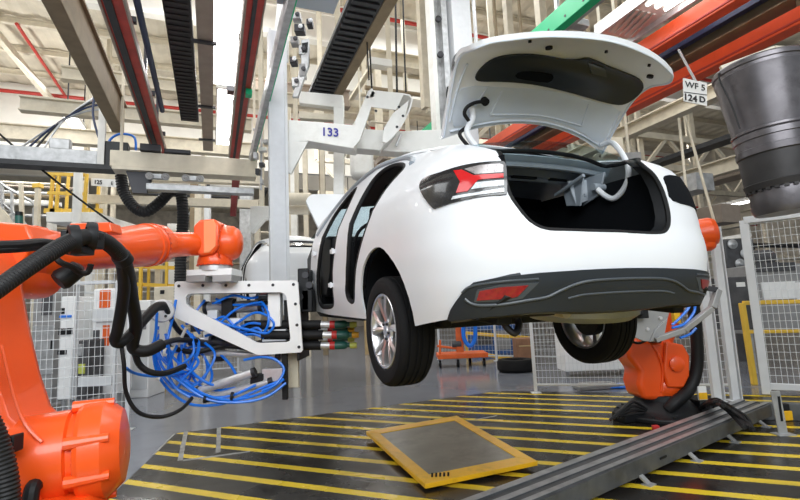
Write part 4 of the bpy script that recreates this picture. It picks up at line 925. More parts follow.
BLUE = [[(157, 312, 3.9), (156, 330, 3.92), (153.5, 350, 3.95), (157, 372, 4.0), (170, 391, 4.05), (190, 404, 4.05), (216, 405, 4.05), (240, 398, 4.1), (262, 388, 4.12), (282, 380, 4.15)],
 [(153, 342, 3.95), (156, 360, 4.0), (166, 380, 4.05), (182, 391, 4.1), (205, 397, 4.05), (230, 396, 4.08), (256, 385, 4.1)],
 [(176, 300, 4.1), (172, 320, 4.05), (167, 345, 4.0), (171, 366, 4.05), (185, 382, 4.08), (206, 395, 4.0), (232, 400, 4.05), (262, 393, 4.1), (284, 379, 4.15)],
 [(126, 368, 3.6), (134, 373, 3.7), (150, 376, 3.8), (168, 375, 3.9), (185, 372, 4.1), (197, 377, 4.3)],
 [(186, 324, 4.2), (205, 318, 4.2), (228, 325, 4.22), (250, 330, 4.22), (267, 333, 4.22), (274, 324, 4.22), (266, 315, 4.22), (254, 313, 4.25), (240, 321, 4.25), (226, 330, 4.3), (205, 336, 4.3)],
 [(215, 303, 4.25), (232, 295.5, 4.25), (248, 298, 4.25), (258, 297, 4.3)],
 [(190, 333, 4.3), (184, 348, 4.2), (188, 366, 4.15), (202, 380, 4.1), (222, 386, 4.15), (244, 376, 4.2)],
 [(244, 360, 4.2), (262, 357, 4.18), (276, 360, 4.18), (284, 370, 4.18), (276, 384, 4.12), (262, 391, 4.1)],
 [(183, 345, 4.25), (178, 360, 4.2), (184, 378, 4.2), (198, 384, 4.25), (207, 372, 4.3), (204, 356, 4.3), (192, 350, 4.3)],
 [(170, 352, 4.1), (174, 372, 4.1), (188, 388, 4.15), (206, 388, 4.2), (212, 374, 4.25), (206, 360, 4.3)],
 [(196, 350, 4.4), (190, 364, 4.3), (196, 382, 4.25), (212, 390, 4.2), (236, 388, 4.2)],
 [(262, 302, 4.3), (268, 312, 4.22), (268, 325, 4.2), (262, 335, 4.24)], [(238, 338, 4.26), (252, 334, 4.24), (264, 338, 4.24)],
 [(200, 330, 4.3), (216, 326, 4.26), (232, 312, 4.26), (246, 305, 4.3), (262, 302, 4.3)],
 [(165, 372, 4.0), (178, 380, 4.0), (194, 392, 4.0), (214, 401, 4.02), (244, 402, 4.06), (268, 396, 4.1), (286, 383, 4.15)],
 [(178, 344, 4.0), (172, 356, 4.0), (168, 372, 4.0), (176, 388, 4.0), (192, 398, 4.02)],
 [(205, 300, 4.35), (196, 312, 4.3), (194, 324, 4.3), (200, 334, 4.3)],
 [(162, 348, 4.2), (176, 352, 4.2), (196, 346, 4.3), (214, 350, 4.35), (228, 362, 4.3), (236, 374, 4.25)]]
for _ in range(6):
    x0, y0, Y0_ = random.uniform(158, 185), random.uniform(322, 350), random.uniform(4.0, 4.3)
    BLUE.append([(x0, y0, Y0_), (x0+random.uniform(-6, 8), y0+22, Y0_), (x0+random.uniform(8, 24), y0+random.uniform(34, 46), Y0_), (x0+random.uniform(24, 40), y0+random.uniform(28, 40), Y0_+.05), (x0+random.uniform(30, 46), y0+random.uniform(8, 20), Y0_+.1), (x0+random.uniform(20, 30), y0+random.uniform(-2, 8), Y0_+.15)])
for _ in range(5):
    x0, y0, Y0_ = random.uniform(205, 225), random.uniform(298, 330), random.uniform(4.25, 4.4)
    BLUE.append([(x0, y0, Y0_), (x0+14, y0+random.uniform(-8, 6), Y0_), (x0+30, y0+random.uniform(-8, 8), Y0_), (x0+46, y0+random.uniform(-4, 10), Y0_), (x0+52, y0+random.uniform(6, 18), Y0_)])
for b in BLUE: MB().tube([at(*p) for p in b], .0115, 8).build('air_hose', M['blue'], TL)
for b in ([(165, 306, 3.9), (178, 330, 4.2), (196, 342, 4.3)], [(160, 345, 3.62), (176, 340, 3.9), (196, 341, 4.2)], [(176, 349, 4.1), (196, 352, 4.2), (226, 346, 4.3), (255, 350, 4.3)]): MB().tube([at(*p) for p in b], .022, 8).build('cable_loom', M['cable'], TL)
for x, y, Y in ((205, 399, 4.02), (232, 396, 4.04), (158, 376, 3.97), (165, 352, 3.97)): f = MB(); p = at(x, y, Y); f.lathe(p-Vector((.012, 0, 0)), (1, .2, -.1), [(.03, 0), (.034, .004), (.034, .02), (.03, .024)], 12); f.build('hose_tie', M['paper'] if y < 380 else M['black'], TL)

# ---------------------------------------------------------------- robot on the right
R2 = empty('industrial_robot', (2.62, 5.25, 0), 'smaller orange robot on a black base beside the grey guide rail', 'robot arm')
bc = atz(662, 425); bx, by = bc.x+.22, bc.y+.40
f = MB(); f.lathe((bx, by, .004), (0, 0, 1), [(0, 0), (.50, 0), (.50, .05), (.40, .07), (.35, .12), (.27, .19), (.26, .25), (0, .25)], 36); f.obox((bx-.42, by-.15, .05), (.16, .05, 0), (-.03, .1, 0), (0, 0, .045)); f.obox((bx+.4, by-.1, .10), (.12, 0, 0), (0, .16, 0), (0, 0, .09)); f.build('base', M['black'], R2, bevel=.012)
bolts((bx, by, .05), (0, 0, 1), .45, 14, .018, 'anchor_bolts', R2, M['bolt'], .03)
f = MB(); q = at(702, 393, by-.3); f.obox(q, (.045, 0, 0), (0, .01, 0), (0, 0, .07)); f.build('warning_plate', M['paper'], R2); f = MB(); f.obox(q-Vector((0, .004, .03)), (.044, 0, 0), (0, .01, 0), (0, 0, .035)); f.build('warning_stripe', M['yellow'], R2)
cl = MB(); cl.lathe((bx, by, .24), (0, 0, 1), [(0, 0), (.22, 0), (.24, .03), (.24, .14), (.2, .20), (0, .2)], 32); cl.build('turntable', M['orange'], R2)
Yb = by-.22
sh = plate([(627, 345), (632, 338), (648, 340), (676, 343), (687, 352), (690, 374), (688, 392), (676, 402), (643, 400), (638, 384), (640, 372), (629, 358)], Yb, .40, M['orange'], 'shoulder', R2, .05)
plate([(666, 341), (684, 345), (690, 356), (690, 376), (684, 388), (668, 388), (664, 370)], Yb-.05, .10, M['orange'], 'gear_cover', R2, .02)
f = MB(); f.tube([at(652, 345, Yb), at(659, 356, Yb-.01), at(663, 372, Yb-.01), at(661, 392, Yb)], .014, 8); f.build('casting_rib', M['orange'], R2)
f = MB(); f.lathe(at(676, 364, Yb-.05), (0, -1, 0), [(.075, 0), (.08, .03), (.05, .045), (0, .045)], 24); f.build('axis_cap', M['orange'], R2)
# arm rising behind the car to its elbow
f = MB(); a, b = at(655, 350, by), at(688, 250, by+.12); f.bar(a, b, .26, .22, up=(0, 1, 0)); f.build('lower_arm', M['orange'], R2, bevel=.05)
f = MB(); axr = Vector((1, -.35, .10)).normalized(); c = at(693, 235, by+.05); f.lathe(c-axr*.12, axr, [(0, 0), (.085, 0), (.10, .02), (.10, .09), (.12, .10), (.12, .13), (.165, .15), (.175, .17), (.175, .30), (.15, .35), (.10, .37), (0, .37)], 32); f.build('elbow_gearbox', M['orange'], R2, smooth=25)
bolts(c+axr*.16, axr, .168, 20, .006, 'bolt_ring', R2, M['bolt'])
f = MB(); c2 = at(708, 247, by-.02); f.lathe(c2+ZX*.06, (-.2, .1, -1), [(0, 0), (.10, 0), (.09, .06), (.05, .10), (0, .11)], 24); f.build('elbow_motor', M['orange'], R2)
f = MB(); f.bar(at(690, 245, by+.15), at(640, 300, by-.35), .2, .2); f.build('forearm', M['orange'], R2, bevel=.05)
MB().tube([at(692, 296, by-.35), at(696, 330, by-.3), at(697, 365, by-.25), at(690, 388, by-.25), at(676, 402, by-.32), at(668, 410, by-.3)], .062, 14).build('cable_sleeve', M['cable'], R2)
MB().tube([at(655, 335, by-.3), at(640, 343, by-.35), at(628, 340, by-.4), at(618, 336, by-.4)], .014, 8).build('motor_cable', M['cable'], R2)
for k in range(9):
    e_ = random.uniform(-3, 3); MB().tube([at(700+k, 408-k*.6, by-.32), atz(712+k, 402+e_, .34), atz(724+k, 408+e_, .27), atz(735+k*1.5, 418+e_, .215), atz(744+k+e_, 428+e_*.6, .20)], .016, 7).build('floor_cable', M['cable'], R2)
f = MB()
for k in range(8): f.tube([at(706, 412+k, by-.35)+Vector((random.uniform(-.12, .14), random.uniform(-.1, .1), random.uniform(-.05, .06))) for _ in range(5)], .02, 7)
f.build('cable_tangle', M['cable'], R2)
for k in range(4): MB().tube([at(610+k*3, 420-k, by-.35), at(622, 410+k*2, by-.3), at(634, 402+k*4, by-.25), at(650, 412, by-.2)], .016, 7).build('floor_cable', M['cable'], R2)
f = MB(); q = atz(656, 431); f.obox((q.x, q.y, .03), (.03, 0, 0), (0, .025, 0), (0, 0, .025)); f.build('red_plug', M['rubberband'], R2, bevel=.005)
# its tool
T2 = empty('gripper_tool', at(650, 320, 4.7), 'grey steel plate tool with blue hoses on the small orange robot under the bumper corner', 'robot tool')
plate([(634, 292), (676, 288), (668, 318), (655, 342), (643, 341), (622, 331), (628, 310)], 4.72, .03, M['greyplate'], 'side_plate', T2, .004)
plate([(668, 318), (664, 338), (650, 342), (655, 330)], 4.70, .12, M['greyplate'], 'bracket', T2, .004)
for x, y in ((660, 318), (647, 329)): f = MB(); p = at(x, y, 4.72); f.cyl(p-Vector((0, .02, 0)), p, .016, n=10); f.build('cap_screw', M['steel'], T2)
f = MB(); P_ = [at(*p) for p in ((655, 340, 4.7), (684, 330, 4.66), (712, 308, 4.6), (718, 290, 4.62))]
for a, b in zip(P_[:-1], P_[1:]): f.bar(a, b, .05, .07, up=(0, 1, 0))
f.build('arm_bracket', M['greyplate'], T2, bevel=.006)
f = MB(); f.bar(at(718, 290, 4.62), at(700, 287, 4.7), .08, .05); f.bar(at(700, 287, 4.72), at(672, 290, 4.74), .10, .05); f.build('arm_bracket', M['bolt'], T2, bevel=.006)
for b in ([(672, 325), (680, 318), (688, 308), (688, 296)], [(672, 328), (684, 324), (694, 312), (695, 298)], [(676, 332), (686, 330), (692, 322)], [(680, 338), (690, 334), (696, 328)], [(686, 312), (690, 304), (686, 294)]):
    MB().tube([at(x, y, 4.68) for x, y in b], .0125, 8).build('air_hose', M['blue'], T2)
f = MB(); f.obox(at(676, 318, 4.75), (.03, 0, 0), (0, .03, 0), (0, 0, .05)); f.build('valve_block', M['yellow'], T2, bevel=.004)
f = MB(); f.obox(at(641, 313, 4.66), (.05, 0, 0), (0, .05, 0), (0, 0, .05)); f.cyl(at(634, 312, 4.6), at(642, 314, 4.6), .03); f.build('clamp_unit', M['black'], T2, bevel=.008)
f = MB(); f.bar(at(650, 330, 4.8), at(655, 338, by-.2), .12, .12); f.build('mounting_neck', M['bolt'], T2, bevel=.01)
# ================================================================== overhead steelwork (a across, b along, z up)
def hbox(f, a0, a1, b0, b1, z0, z1):
    return f.obox(H((a0+a1)/2, (b0+b1)/2, (z0+z1)/2), AX*(a1-a0)/2, BX*(b1-b0)/2, ZX*(z1-z0)/2)
def single(name, label, cat, f, m, group=None, bevel=0., smooth=35):
    return tag(f.build(name, m, None, bevel=bevel, smooth=smooth), label, cat, group)
def root_at(name, label, cat, a, b, z, group=None): return empty(name, H(a, b, z), label, cat, group)
ROOF = 10.6
# left beige box beam
r = root_at('box_beam', 'wide beige box beam running overhead at the upper left', 'beam', -1.5, 2.5, 4.5)
f = MB(); hbox(f, -1.60, -1.42, 2.0, 9.0, 4.5, 4.95); f.build('web', M['beige'], r, bevel=.01)
f = MB(); hbox(f, -1.66, -1.38, 2.0, 9.0, 4.95, 4.98); f.build('top_flange', M['beige'], r)
for b in (3.0, 5.0): f = MB(); hbox(f, -1.62, -1.56, b, b+.06, 4.98, ROOF); f.build('hanger', M['beige'], r)
def conductor(lab, a0, a1, z, b1, slot):
    r = root_at('conductor_rail', lab, 'rail', a0, 2.5, z)
    f = MB(); hbox(f, a0, a1, 2.0, b1, z+.02, z+.16); f.build('rail_body', M['redrail'], r, bevel=.006)
    f = MB(); hbox(f, slot[0], slot[1], 2.0, b1, z-.005, z+.03); f.build('contact_slot', M['darkbeam'], r)
    f = MB(); hbox(f, a0-.02, a0+.005, 2.0, b1, z, z+.18); hbox(f, a1-.005, a1+.01, 2, b1, z+.01, z+.1); f.build('rail_lip', M['brownbeam'], r)
    for b in (3.6, 5.4, 7.2, 8.8):
        f = MB(); hbox(f, a0-.03, a1+.03, b, b+.06, z+.16, z+.22); hbox(f, (a0+a1)/2-.02, (a0+a1)/2+.02, b, b+.06, z+.22, 5.4); f.build('hanger', M['bolt'], r)
    return r
conductor('red conductor rail with black slot beside the wide beige box beam', -1.0, -.80, 4.3, 9.45, (-.97, -.90))
rr2 = conductor('red conductor rail running right beside the bright ceiling light', .29, .46, 4.3, 9.4, (.35, .39))
f = MB(); hbox(f, .40, .48, 6.35, 6.47, 4.24, 4.32); f.build('end_clip', M['green'], rr2)
single('conduit', 'dark blue conduit overhead beside the left red rail', 'pipe', MB().tube([H(-.70, 2, 4.4), H(-.70, 5, 4.4), H(-.71, 7.6, 4.4)], .035, 10), M['navy'])
r = root_at('cable_tray', 'black ribbed cable tray overhead between beige beams', 'tray', -.4, 2.5, 4.9)
f = MB(); hbox(f, -.54, -.27, 2, 9.2, 4.9, 4.93); f.build('tray_floor', M['darkbeam'], r)
for a in (-.55, -.27): f = MB(); hbox(f, a, a+.02, 2, 9.2, 4.9, 5.02); f.build('tray_side', M['darkbeam'], r)
f = MB()
for k in range(60): hbox(f, -.53, -.28, 2+k*.12, 2.05+k*.12, 4.885, 4.9)
f.build('tray_rungs', M['darkbeam'], r)
for b in (3.5, 6.5, 9): f = MB(); hbox(f, -.42, -.39, b, b+.03, 5.02, ROOF); f.build('hanger', M['bolt'], r)
r = root_at('flat_beam', 'brownish grey flat beam overhead left of the bright ceiling light', 'beam', -.1, 2.5, 4.6)
f = MB(); f.ibeam(H(-.095, 2, 4.72), H(-.095, 9.9, 4.72), .18, .24, .02, .02); f.build('beam', M['brownbeam'], r)
for b in (5.8, 7.7, 9.2):
    f = MB(); hbox(f, -.25, .03, b, b+.05, 4.57, 4.60); f.build('clamp', M['bolt'], r)
    f = MB(); hbox(f, -.11, -.08, b, b+.05, 4.84, ROOF); f.build('hanger', M['brownbeam'], r)
# lights over the line
def luminaire(lab, a0, a1, b0, b1, z, grp=None):
    r = root_at('ceiling_light', lab, 'light', (a0+a1)/2, b0, z, grp)
    f = MB(); hbox(f, a0-.03, a1+.03, b0-.03, b1+.03, z+.01, z+.12); f.build('housing', M['lampframe'], r, bevel=.01)
    f = MB(); hbox(f, a0, a1, b0, b1, z-.005, z+.015); f.build('diffuser', M['lamp'], r)
    for b in (b0+.3, b1-.3): f = MB(); hbox(f, (a0+a1)/2-.015, (a0+a1)/2+.015, b, b+.03, z+.12, ROOF); f.build('hanger', M['bolt'], r)
    return r
luminaire('long bright ceiling light panel between the brown beam and the red rail', .0, .345, 2.4, 7.75, 5.0)
luminaire('second shorter bright ceiling light panel further along the line', .07, .36, 7.95, 10.6, 5.0)
f = MB(); hbox(f, .20, .33, 7.74, 7.9, 4.9, 5.0); single('control_box', 'small dark box with green front hanging at the joint of the bright lights', 'box', f, M['bolt'], bevel=.01)
# grey rail with green edge
r = root_at('carrier_rail', 'slanting grey overhead rail with a thin green edge above the white mast', 'rail', .63, 2.5, 4)
f = MB(); hbox(f, .60, .66, 2.2, 8.8, 4.0, 4.20); f.build('rail', M['galv'], r)
f = MB(); hbox(f, .66, .672, 2.2, 8.8, 4.0, 4.05); f.build('green_edge', M['green'], r)
f = MB(); hbox(f, .55, 1.10, 3.9, 4.3, 4.22, 4.42); f.build('cross_head', mat('pale blue grey bracket', (.42, .48, .56), .4), r, bevel=.01)
# belt with beige beam
r = root_at('chain_track', 'black chain track overhead beside a beige beam left of the white column', 'track', 1.6, 3, 4.8)
f = MB(); hbox(f, 1.42, 1.80, 3.4, 7.6, 4.8, 4.86); f.build('track_plate', M['darkbeam'], r)
f = MB()
for k in range(34): hbox(f, 1.45, 1.77, 3.45+k*.122, 3.51+k*.122, 4.77, 4.80)
f.build('links', M['darkbeam'], r)
f = MB(); f.ibeam(H(1.88, 3.4, 4.93), H(1.88, 7.7, 4.93), .14, .26, .02, .02); f.build('support_beam', M['beige'], r)
for b in (4.4, 6.6): f = MB(); hbox(f, 1.86, 1.9, b, b+.04, 5.06, ROOF); f.build('hanger', M['beige'], r)
# right-hand group
f = MB(); hbox(f, 4.10, 4.23, 2.2, 9.2, 4.8, 5.06)
r = root_at('crane_rail', 'bright green overhead rail running above the open boot lid', 'rail', 4.1, 2.4, 4.8)
f.build('rail', M['green'], r, bevel=.008)
f = MB(); hbox(f, 4.23, 4.30, 2.2, 9.2, 4.82, 4.86); f.build('lower_flange', M['galv'], r)
f = MB()
for k in range(20): f.cyl(H(4.095, 2.5+k*.32, 4.87), H(4.105, 2.5+k*.32, 4.87), .018, n=8)
f.build('bolt_row', M['bolt'], r)
for b in (4.6, 6.6): f = MB(); hbox(f, 4.15, 4.19, b, b+.05, 5.06, ROOF); f.build('hanger', M['galv'], r)
f = MB(); hbox(f, 4.30, 4.62, 4.55, 4.68, 4.9, 5.0); f.build('side_arm', M['galv'], r, bevel=.01)
for lab, a0, a1, z0, z1, b1, m in (('orange red box beam overhead beside the right ceiling light', 5.48, 5.66, 4.6, 4.84, 9.0, 'orangebeam'), ('orange red box beam overhead above the black drum', 6.12, 6.34, 4.3, 4.50, 8.6, 'orangebeam')):
    r = root_at('box_beam', lab, 'beam', a0, 1.5, z0)
    f = MB(); hbox(f, a0, a1, .8, b1, z0, z1); f.build('web', M[m], r, bevel=.012)
    f = MB(); hbox(f, a0-.015, a1+.015, .8, b1, z0+.03, z0+.05); f.build('seam_strip', M['redpipe'], r)
    for b in (3, 5.5, 8): f = MB(); hbox(f, a0+.06, a0+.1, b, b+.05, z1, ROOF); f.build('hanger', M['beige'], r)
f = MB(); hbox(f, 5.93, 6.03, .8, 8.6, 4.70, 4.80); single('bus_bar', 'dark blue bus bar between the two orange red beams', 'rail', f, M['navy'])
r = root_at('channel_beam', 'beige channel beam between the dark blue bus bar and the right orange red beam', 'beam', 6.1, 1.5, 4.6)
f = MB(); f.ibeam(H(6.2, .8, 4.70), H(6.2, 8.6, 4.70), .27, .2, .02, .02); f.build('beam', M['beige'], r)
r = root_at('ceiling_light', 'ribbed aluminium ceiling light above the right orange red beam', 'light', 5.3, 2.2, 5.0)
f = MB(); hbox(f, 4.98, 5.64, 1.6, 4.84, 5.06, 5.16); f.build('housing', M['lampframe'], r, bevel=.01)
for a in (4.98, 5.60): f = MB(); hbox(f, a, a+.04, 1.6, 4.84, 4.98, 5.08); f.build('side_rail', M['steel'], r)
for a in (5.14, 5.30, 5.46): f = MB(); f.cyl(H(a, 1.8, 5.02), H(a, 4.1, 5.02), .024, n=12); f.build('tube', M['lamp'], r)
for k in range(5): f = MB(); f.bar(H(5.05+.1*k, 4.25, 5.05), H(5.12+.1*k, 4.7, 5.0), .05, .02); f.build('louvre', M['lampframe'], r)
# drum
r = empty('metal_drum', at(757, 130, 3.5), 'big tapered dark metal drum hanging at the upper right edge', 'drum')
c1, c0 = at(758, 68, 3.5), at(788, 207, 3.5); d = (c0-c1).normalized(); Ld = (c0-c1).length
f = MB(); f.lathe(c1, d, [(0, -.02), (.27, -.02), (.300, -.01), (.305, .0), (.305, .03), (.295, .035), (.295, .06), (.30, .065), (.29, .12), (.272, .30), (.250, .50), (.259, .505), (.259, .52), (.249, .525)], 48); f.build('drum_shell', M['drum'], r, smooth=25)
f = MB(); f.lathe(c1, d, [(.249, .525), (.257, .535), (.257, .575), (.248, .58), (.246, .64), (.255, .645), (.252, .69)], 48); f.build('drum_band', M['drum'], r, smooth=25)
f = MB(); f.lathe(c1, d, [(.250, .69), (.243, .70), (.236, .90), (.243, .905), (.232, .95)], 48); f.build('dark_band', M['drumdark'], r, smooth=25)
f = MB(); f.lathe(c1, d, [(.215, .945), (.222, Ld-.01), (.207, Ld+.04), (0, Ld+.04)], 48); f.build('bottom_ring', M['drum'], r, smooth=25)
for k in range(26):
    d_, u1, u2 = frame(d); t = 2*PI*k/26; f = MB(); p = c1+d*.955+(u1*math.cos(t)+u2*math.sin(t))*.224; f.obox(p, d*.012, (u1*math.cos(t)+u2*math.sin(t))*.008, (u2*math.cos(t)-u1*math.sin(t))*.014); f.build('cleat', M['drumdark'], r)
f = MB(); f.tube([c1+d*.03+Vector((-.31, 0, 0)), c1+d*.12+Vector((-.33, -.03, 0)), c1+d*.3+Vector((-.30, -.05, 0)), c1+d*.5+Vector((-.28, -.06, 0))], .006, 6); f.build('wire', M['cable'], r)
f = MB(); f.bar(c1+d*.35+Vector((.2, .05, 0)), c1+d*.35+Vector((1.3, .2, .05)), .12, .12); f.build('support_arm', M['bolt'], r, bevel=.01)
f = MB(); f.bar(c1+d*.35+Vector((1.3, .2, -2.9)), c1+d*.35+Vector((1.3, .2, 1.0)), .16, .16, up=(0, 1, 0)); f.build('support_post', M['galv'], r, bevel=.01)
f = MB(); p_, q_ = c1+Vector((-.30, -.02, -.0)), c1+Vector((.06, -.1, .10)); f.bar(p_, q_, .03, .03); f.bar(q_, c1+Vector((.5, 0, .12)), .03, .03); f.build('top_strap', M['cream'], r)
# sign 124
r = empty('hanging_sign', at(695, 95, 5.4), 'white hanging sign reading 124 D beside the black drum', 'sign')
q = [at(683.5, 78, 5.4), at(707, 83, 5.4), at(707, 106, 5.4), at(684, 101, 5.4)]
f = MB(); f.prism(q, (0, .015, 0)); f.build('plate', M['paper'], r)
rg = (q[1]-q[0]).normalized(); ug = (q[0]-q[3]).normalized(); off = Vector((0, -.006, 0))
text('WF 5', 'lettering', .105, at(695, 86.5, 5.4)+off, rg, ug, M['ink'], r); text('124', 'lettering', .11, at(690, 98.3, 5.4)+off, rg, ug, M['ink'], r, font_bold=True); text('D', 'lettering', .10, at(702, 100, 5.4)+off, rg, ug, M['ink'], r, font_bold=True)
f = MB(); f.bar(at(684, 92, 5.397), at(707, 95, 5.397), .004, .008); f.build('divider', M['ink'], r)
f = MB(); p = at(696, 82, 5.42); f.bar(p, p+Vector((.0, .25, .55)), .02, .02); f.build('hanger', M['galv'], r)

# ---------------------------------------------------------------- carrier 133
r = root_at('overhead_carrier', 'white overhead carrier arm numbered 133 with a tall mast behind the left robot', 'carrier', .76, 6.2, 1.4)
f = MB(); hbox(f, .66, .88, 6.0, 6.18, 1.30, 5.0); f.build('mast', M['mast'], r, bevel=.006)
for a in (.655, .85): f = MB(); hbox(f, a, a+.035, 5.97, 6.0, 1.30, 5.0); f.build('mast_lip', M['postwhite'], r)
f = MB(); hbox(f, .72, .76, 5.992, 5.998, 1.62, 1.70); f.build('slot', M['black'], r)
Yk = at(320, 130, 1).y and 5.95
def cp(x, y, Y=5.95): return at(x, y, Y)
f = MB(); f.prism([cp(288, 119.5), cp(356, 125), cp(354, 148.5), cp(309, 141), cp(288, 142)], (0, .3, 0)); f.build('arm', M['white'], r, bevel=.008)
f = MB(); f.prism([cp(288, 141), cp(308, 141.5), cp(291, 174), cp(286, 172)], (0, .04, 0)); f.build('gusset', M['white'], r, bevel=.004)
text('133', 'number', .155, cp(330, 132.5, 5.94), cp(340, 133.2)-cp(330, 132.5), (0.02, 0, 1), M['inkblue'], r, font_bold=True)
f = MB(); f.prism([cp(355, 121), cp(368, 91), cp(372, 88), cp(375, 93), cp(368, 117), cp(360, 140), cp(353, 148)], (0, .05, 0)); f.build('hook_plate', M['white'], r, bevel=.004)
rows = []
for x0, y0, x1, y1 in ((372, 90, 404, 96), (384, 89.5, 410, 95), (398, 91, 413, 97), (406, 93, 412, 105), (408, 104, 409, 116), (404, 118, 402, 128), (396, 130, 394, 138), (386, 142, 384, 146)):
    pass
prof = [(372, 90), (386, 91.5), (402, 93), (410, 94.5), (413, 99), (411, 108), (406, 119), (400, 129), (392, 138), (386, 143)]
f = MB(); P1 = [cp(x, y, 5.95) for x, y in prof]; P2 = [cp(x, y, 5.95)+Vector((-.05, .0, -.0)) for x, y in prof]
f.grid([P1, [p+Vector((-.10, .42, .0)) for p in P1]]); f.build('hook_shell', M['white'], r, solid=.02, smooth=60)
f = MB(); f.prism([cp(372, 90), cp(404, 93.5), cp(396, 110), cp(366, 106)], (0, .02, 0)); f.build('hook_cover', M['white'], r, bevel=.003)
f = MB(); f.prism([cp(393, 113), cp(409, 100), cp(404, 122), cp(388, 142), cp(382, 142), cp(384, 128)], (0, .03, 0)); f.build('hook_side', M['white'], r, bevel=.004)
for x, y in ((367.5, 97), (376, 111), (403, 116), (397, 127), (399, 107)): f = MB(); p = cp(x, y, 5.95); f.cyl(p-Vector((0, .006, 0)), p, .018, n=10); f.build('bolt', M['bolt'], r)
f = MB(); f.prism([cp(354, 126), cp(392, 132), cp(470, 131), cp(470, 153), cp(392, 152), cp(354, 148)], (0, .2, 0)); f.build('lower_beam', M['white'], r, bevel=.008) if 0 else None
f = MB(); f.prism([at(352, 128, 6.3), at(400, 131, 6.3), at(470, 128, 6.3), at(470, 153, 6.3), at(400, 152, 6.3), at(352, 148, 6.3)], (0, .25, 0)); f.build('rear_beam', M['white'], r, bevel=.01)
f = MB(); f.cyl(at(396, 146, 6.2), at(401, 134, 6.2), .02); f.build('locking_pin', M['steel'], r)
# cables over the carrier
for lab, x0, x1, Y, w in (('thin dark lift cable hanging left of the carrier hook', 367, 372, 6.2, .012), ('thin dark lift cable hanging down to the carrier hook', 395, 397, 6.3, .014), ('thin dark lift cable hanging right of the carrier hook', 402, 406, 6.3, .012), ('looped dark cable hanging above the carrier arm', 365, 369, 5.9, .01)):
    f = MB(); f.tube([at(x0, -40, Y), at((x0+x1)/2, 40, Y), at(x1, 92 if Y > 6 else 80, Y)], w, 6); single('lift_cable', lab, 'cable', f, M['cable'])
# white portal behind
r = root_at('portal_frame', 'white square portal frame behind the carrier arm numbered 133', 'frame', 1.5, 6.9, 0)
Yp = 6.9
f = MB(); f.prism([at(299, 91, Yp), at(343, 95, Yp), at(343, 108, Yp), at(299, 103, Yp)], (0, .12, 0)); f.build('top_member', M['white'], r, bevel=.008)
f = MB(); f.prism([at(333.5, 100, Yp+.002), at(343.5, 100, Yp+.002), at(343.5, 300, Yp+.002), at(333.5, 300, Yp+.002)], (0, .116, 0)); f.build('post', M['white'], r, bevel=.006)
f = MB(); f.prism([at(299, 111, Yp+.002), at(334, 114, Yp+.002), at(334, 120, Yp+.002), at(299, 118, Yp+.002)], (0, .116, 0)); f.build('lower_member', M['cream'], r, bevel=.006)
# hanging white column behind the lid
r = root_at('hanging_column', 'thick white steel column hanging behind the left edge of the boot lid', 'column', 4.1, 7.5, 3.4)
f = MB(); hbox(f, 4.15, 4.55, 7.35, 7.7, 3.2, ROOF); f.build('column', M['mast'], r, bevel=.01)
f = MB(); hbox(f, 3.95, 4.06, 7.4, 7.6, 3.2, ROOF); f.build('guide_channel', M['galv'], r)
f = MB(); hbox(f, 3.72, 3.80, 7.4, 7.6, 3.2, ROOF); f.build('guide_channel', M['white'], r)
f = MB(); hbox(f, 3.80, 4.15, 7.55, 7.6, 3.2, ROOF); f.build('back_plate', M['galv'], r)
for z in (5.9, 6.6): f = MB(); f.lathe(H(3.86, 7.4, z), -BX, [(0, 0), (.05, 0), (.06, .02), (.06, .06), (.03, .07), (0, .07)], 16); f.build('guide_roller', M['bolt'], r)
f = MB(); f.tube([H(3.95, 7.3, 5.25), H(3.9, 7.25, 5.05), H(4.0, 7.25, 4.9), H(4.08, 7.3, 5.05), H(4.0, 7.3, 5.2), H(3.92, 7.3, 4.8)], .03, 8); f.build('cable_loop', M['cable'], r)

# ---------------------------------------------------------------- cross beam with trolleys, left
r = root_at('cross_beam', 'beige cross beam with small trolley rollers above the left robot', 'beam', -.4, 8.5, 3.7)
f = MB(); hbox(f, -1.52, .72, 8.45, 8.65, 3.76, 4.02); f.build('beam', M['cream'], r, bevel=.008)
f = MB(); hbox(f, -1.48, .70, 8.40, 8.70, 3.70, 3.75); f.build('bottom_flange', M['cream'], r)
f = MB(); hbox(f, -1.0, .66, 8.42, 8.6, 3.40, 3.50); f.build('lower_rail', M['galv'], r, bevel=.006)
for a in (-.95, -.72, -.42, -.20): f = MB(); f.lathe(H(a, 8.40, 3.61), BX*-1, [(0, 0), (.055, 0), (.062, .012), (.05, .02), (.03, .014), (.02, .024), (0, .024)], 18); f.build('trolley_roller', M['greymach'], r)
for a in (-.84, -.31): f = MB(); hbox(f, a-.16, a+.16, 8.41, 8.5, 3.58, 3.66); f.build('trolley_plate', M['galv'], r, bevel=.005)
for a in (-1.38, .68): f = MB(); hbox(f, a-.02, a+.02, 8.52, 8.56, 4.02, ROOF); f.build('hanger', M['cream'], r)
f = MB(); f.prism([at(232, 178, 8.9), at(239, 178, 8.9), at(235, 216, 8.9), at(230, 216, 8.9)], (0, .06, 0)); f.build('red_bar', M['darkred'], r)
f = MB(); hbox(f, -1.1, -.8, 8.4, 8.6, 4.03, 4.15); f.build('junction_box', M['bolt'], r, bevel=.01)
f = MB(); hbox(f, -.75, -.35, 8.42, 8.55, 4.03, 4.10); f.build('junction_box', M['bolt'], r, bevel=.01)
f = MB(); f.prism([H(-1.3, 8.5, 3.7), H(-.9, 8.5, 3.7), H(-1.0, 8.5, 3.35), H(-1.2, 8.5, 3.35)], BX*.1); f.build('motor_cone', M['bolt'], r)
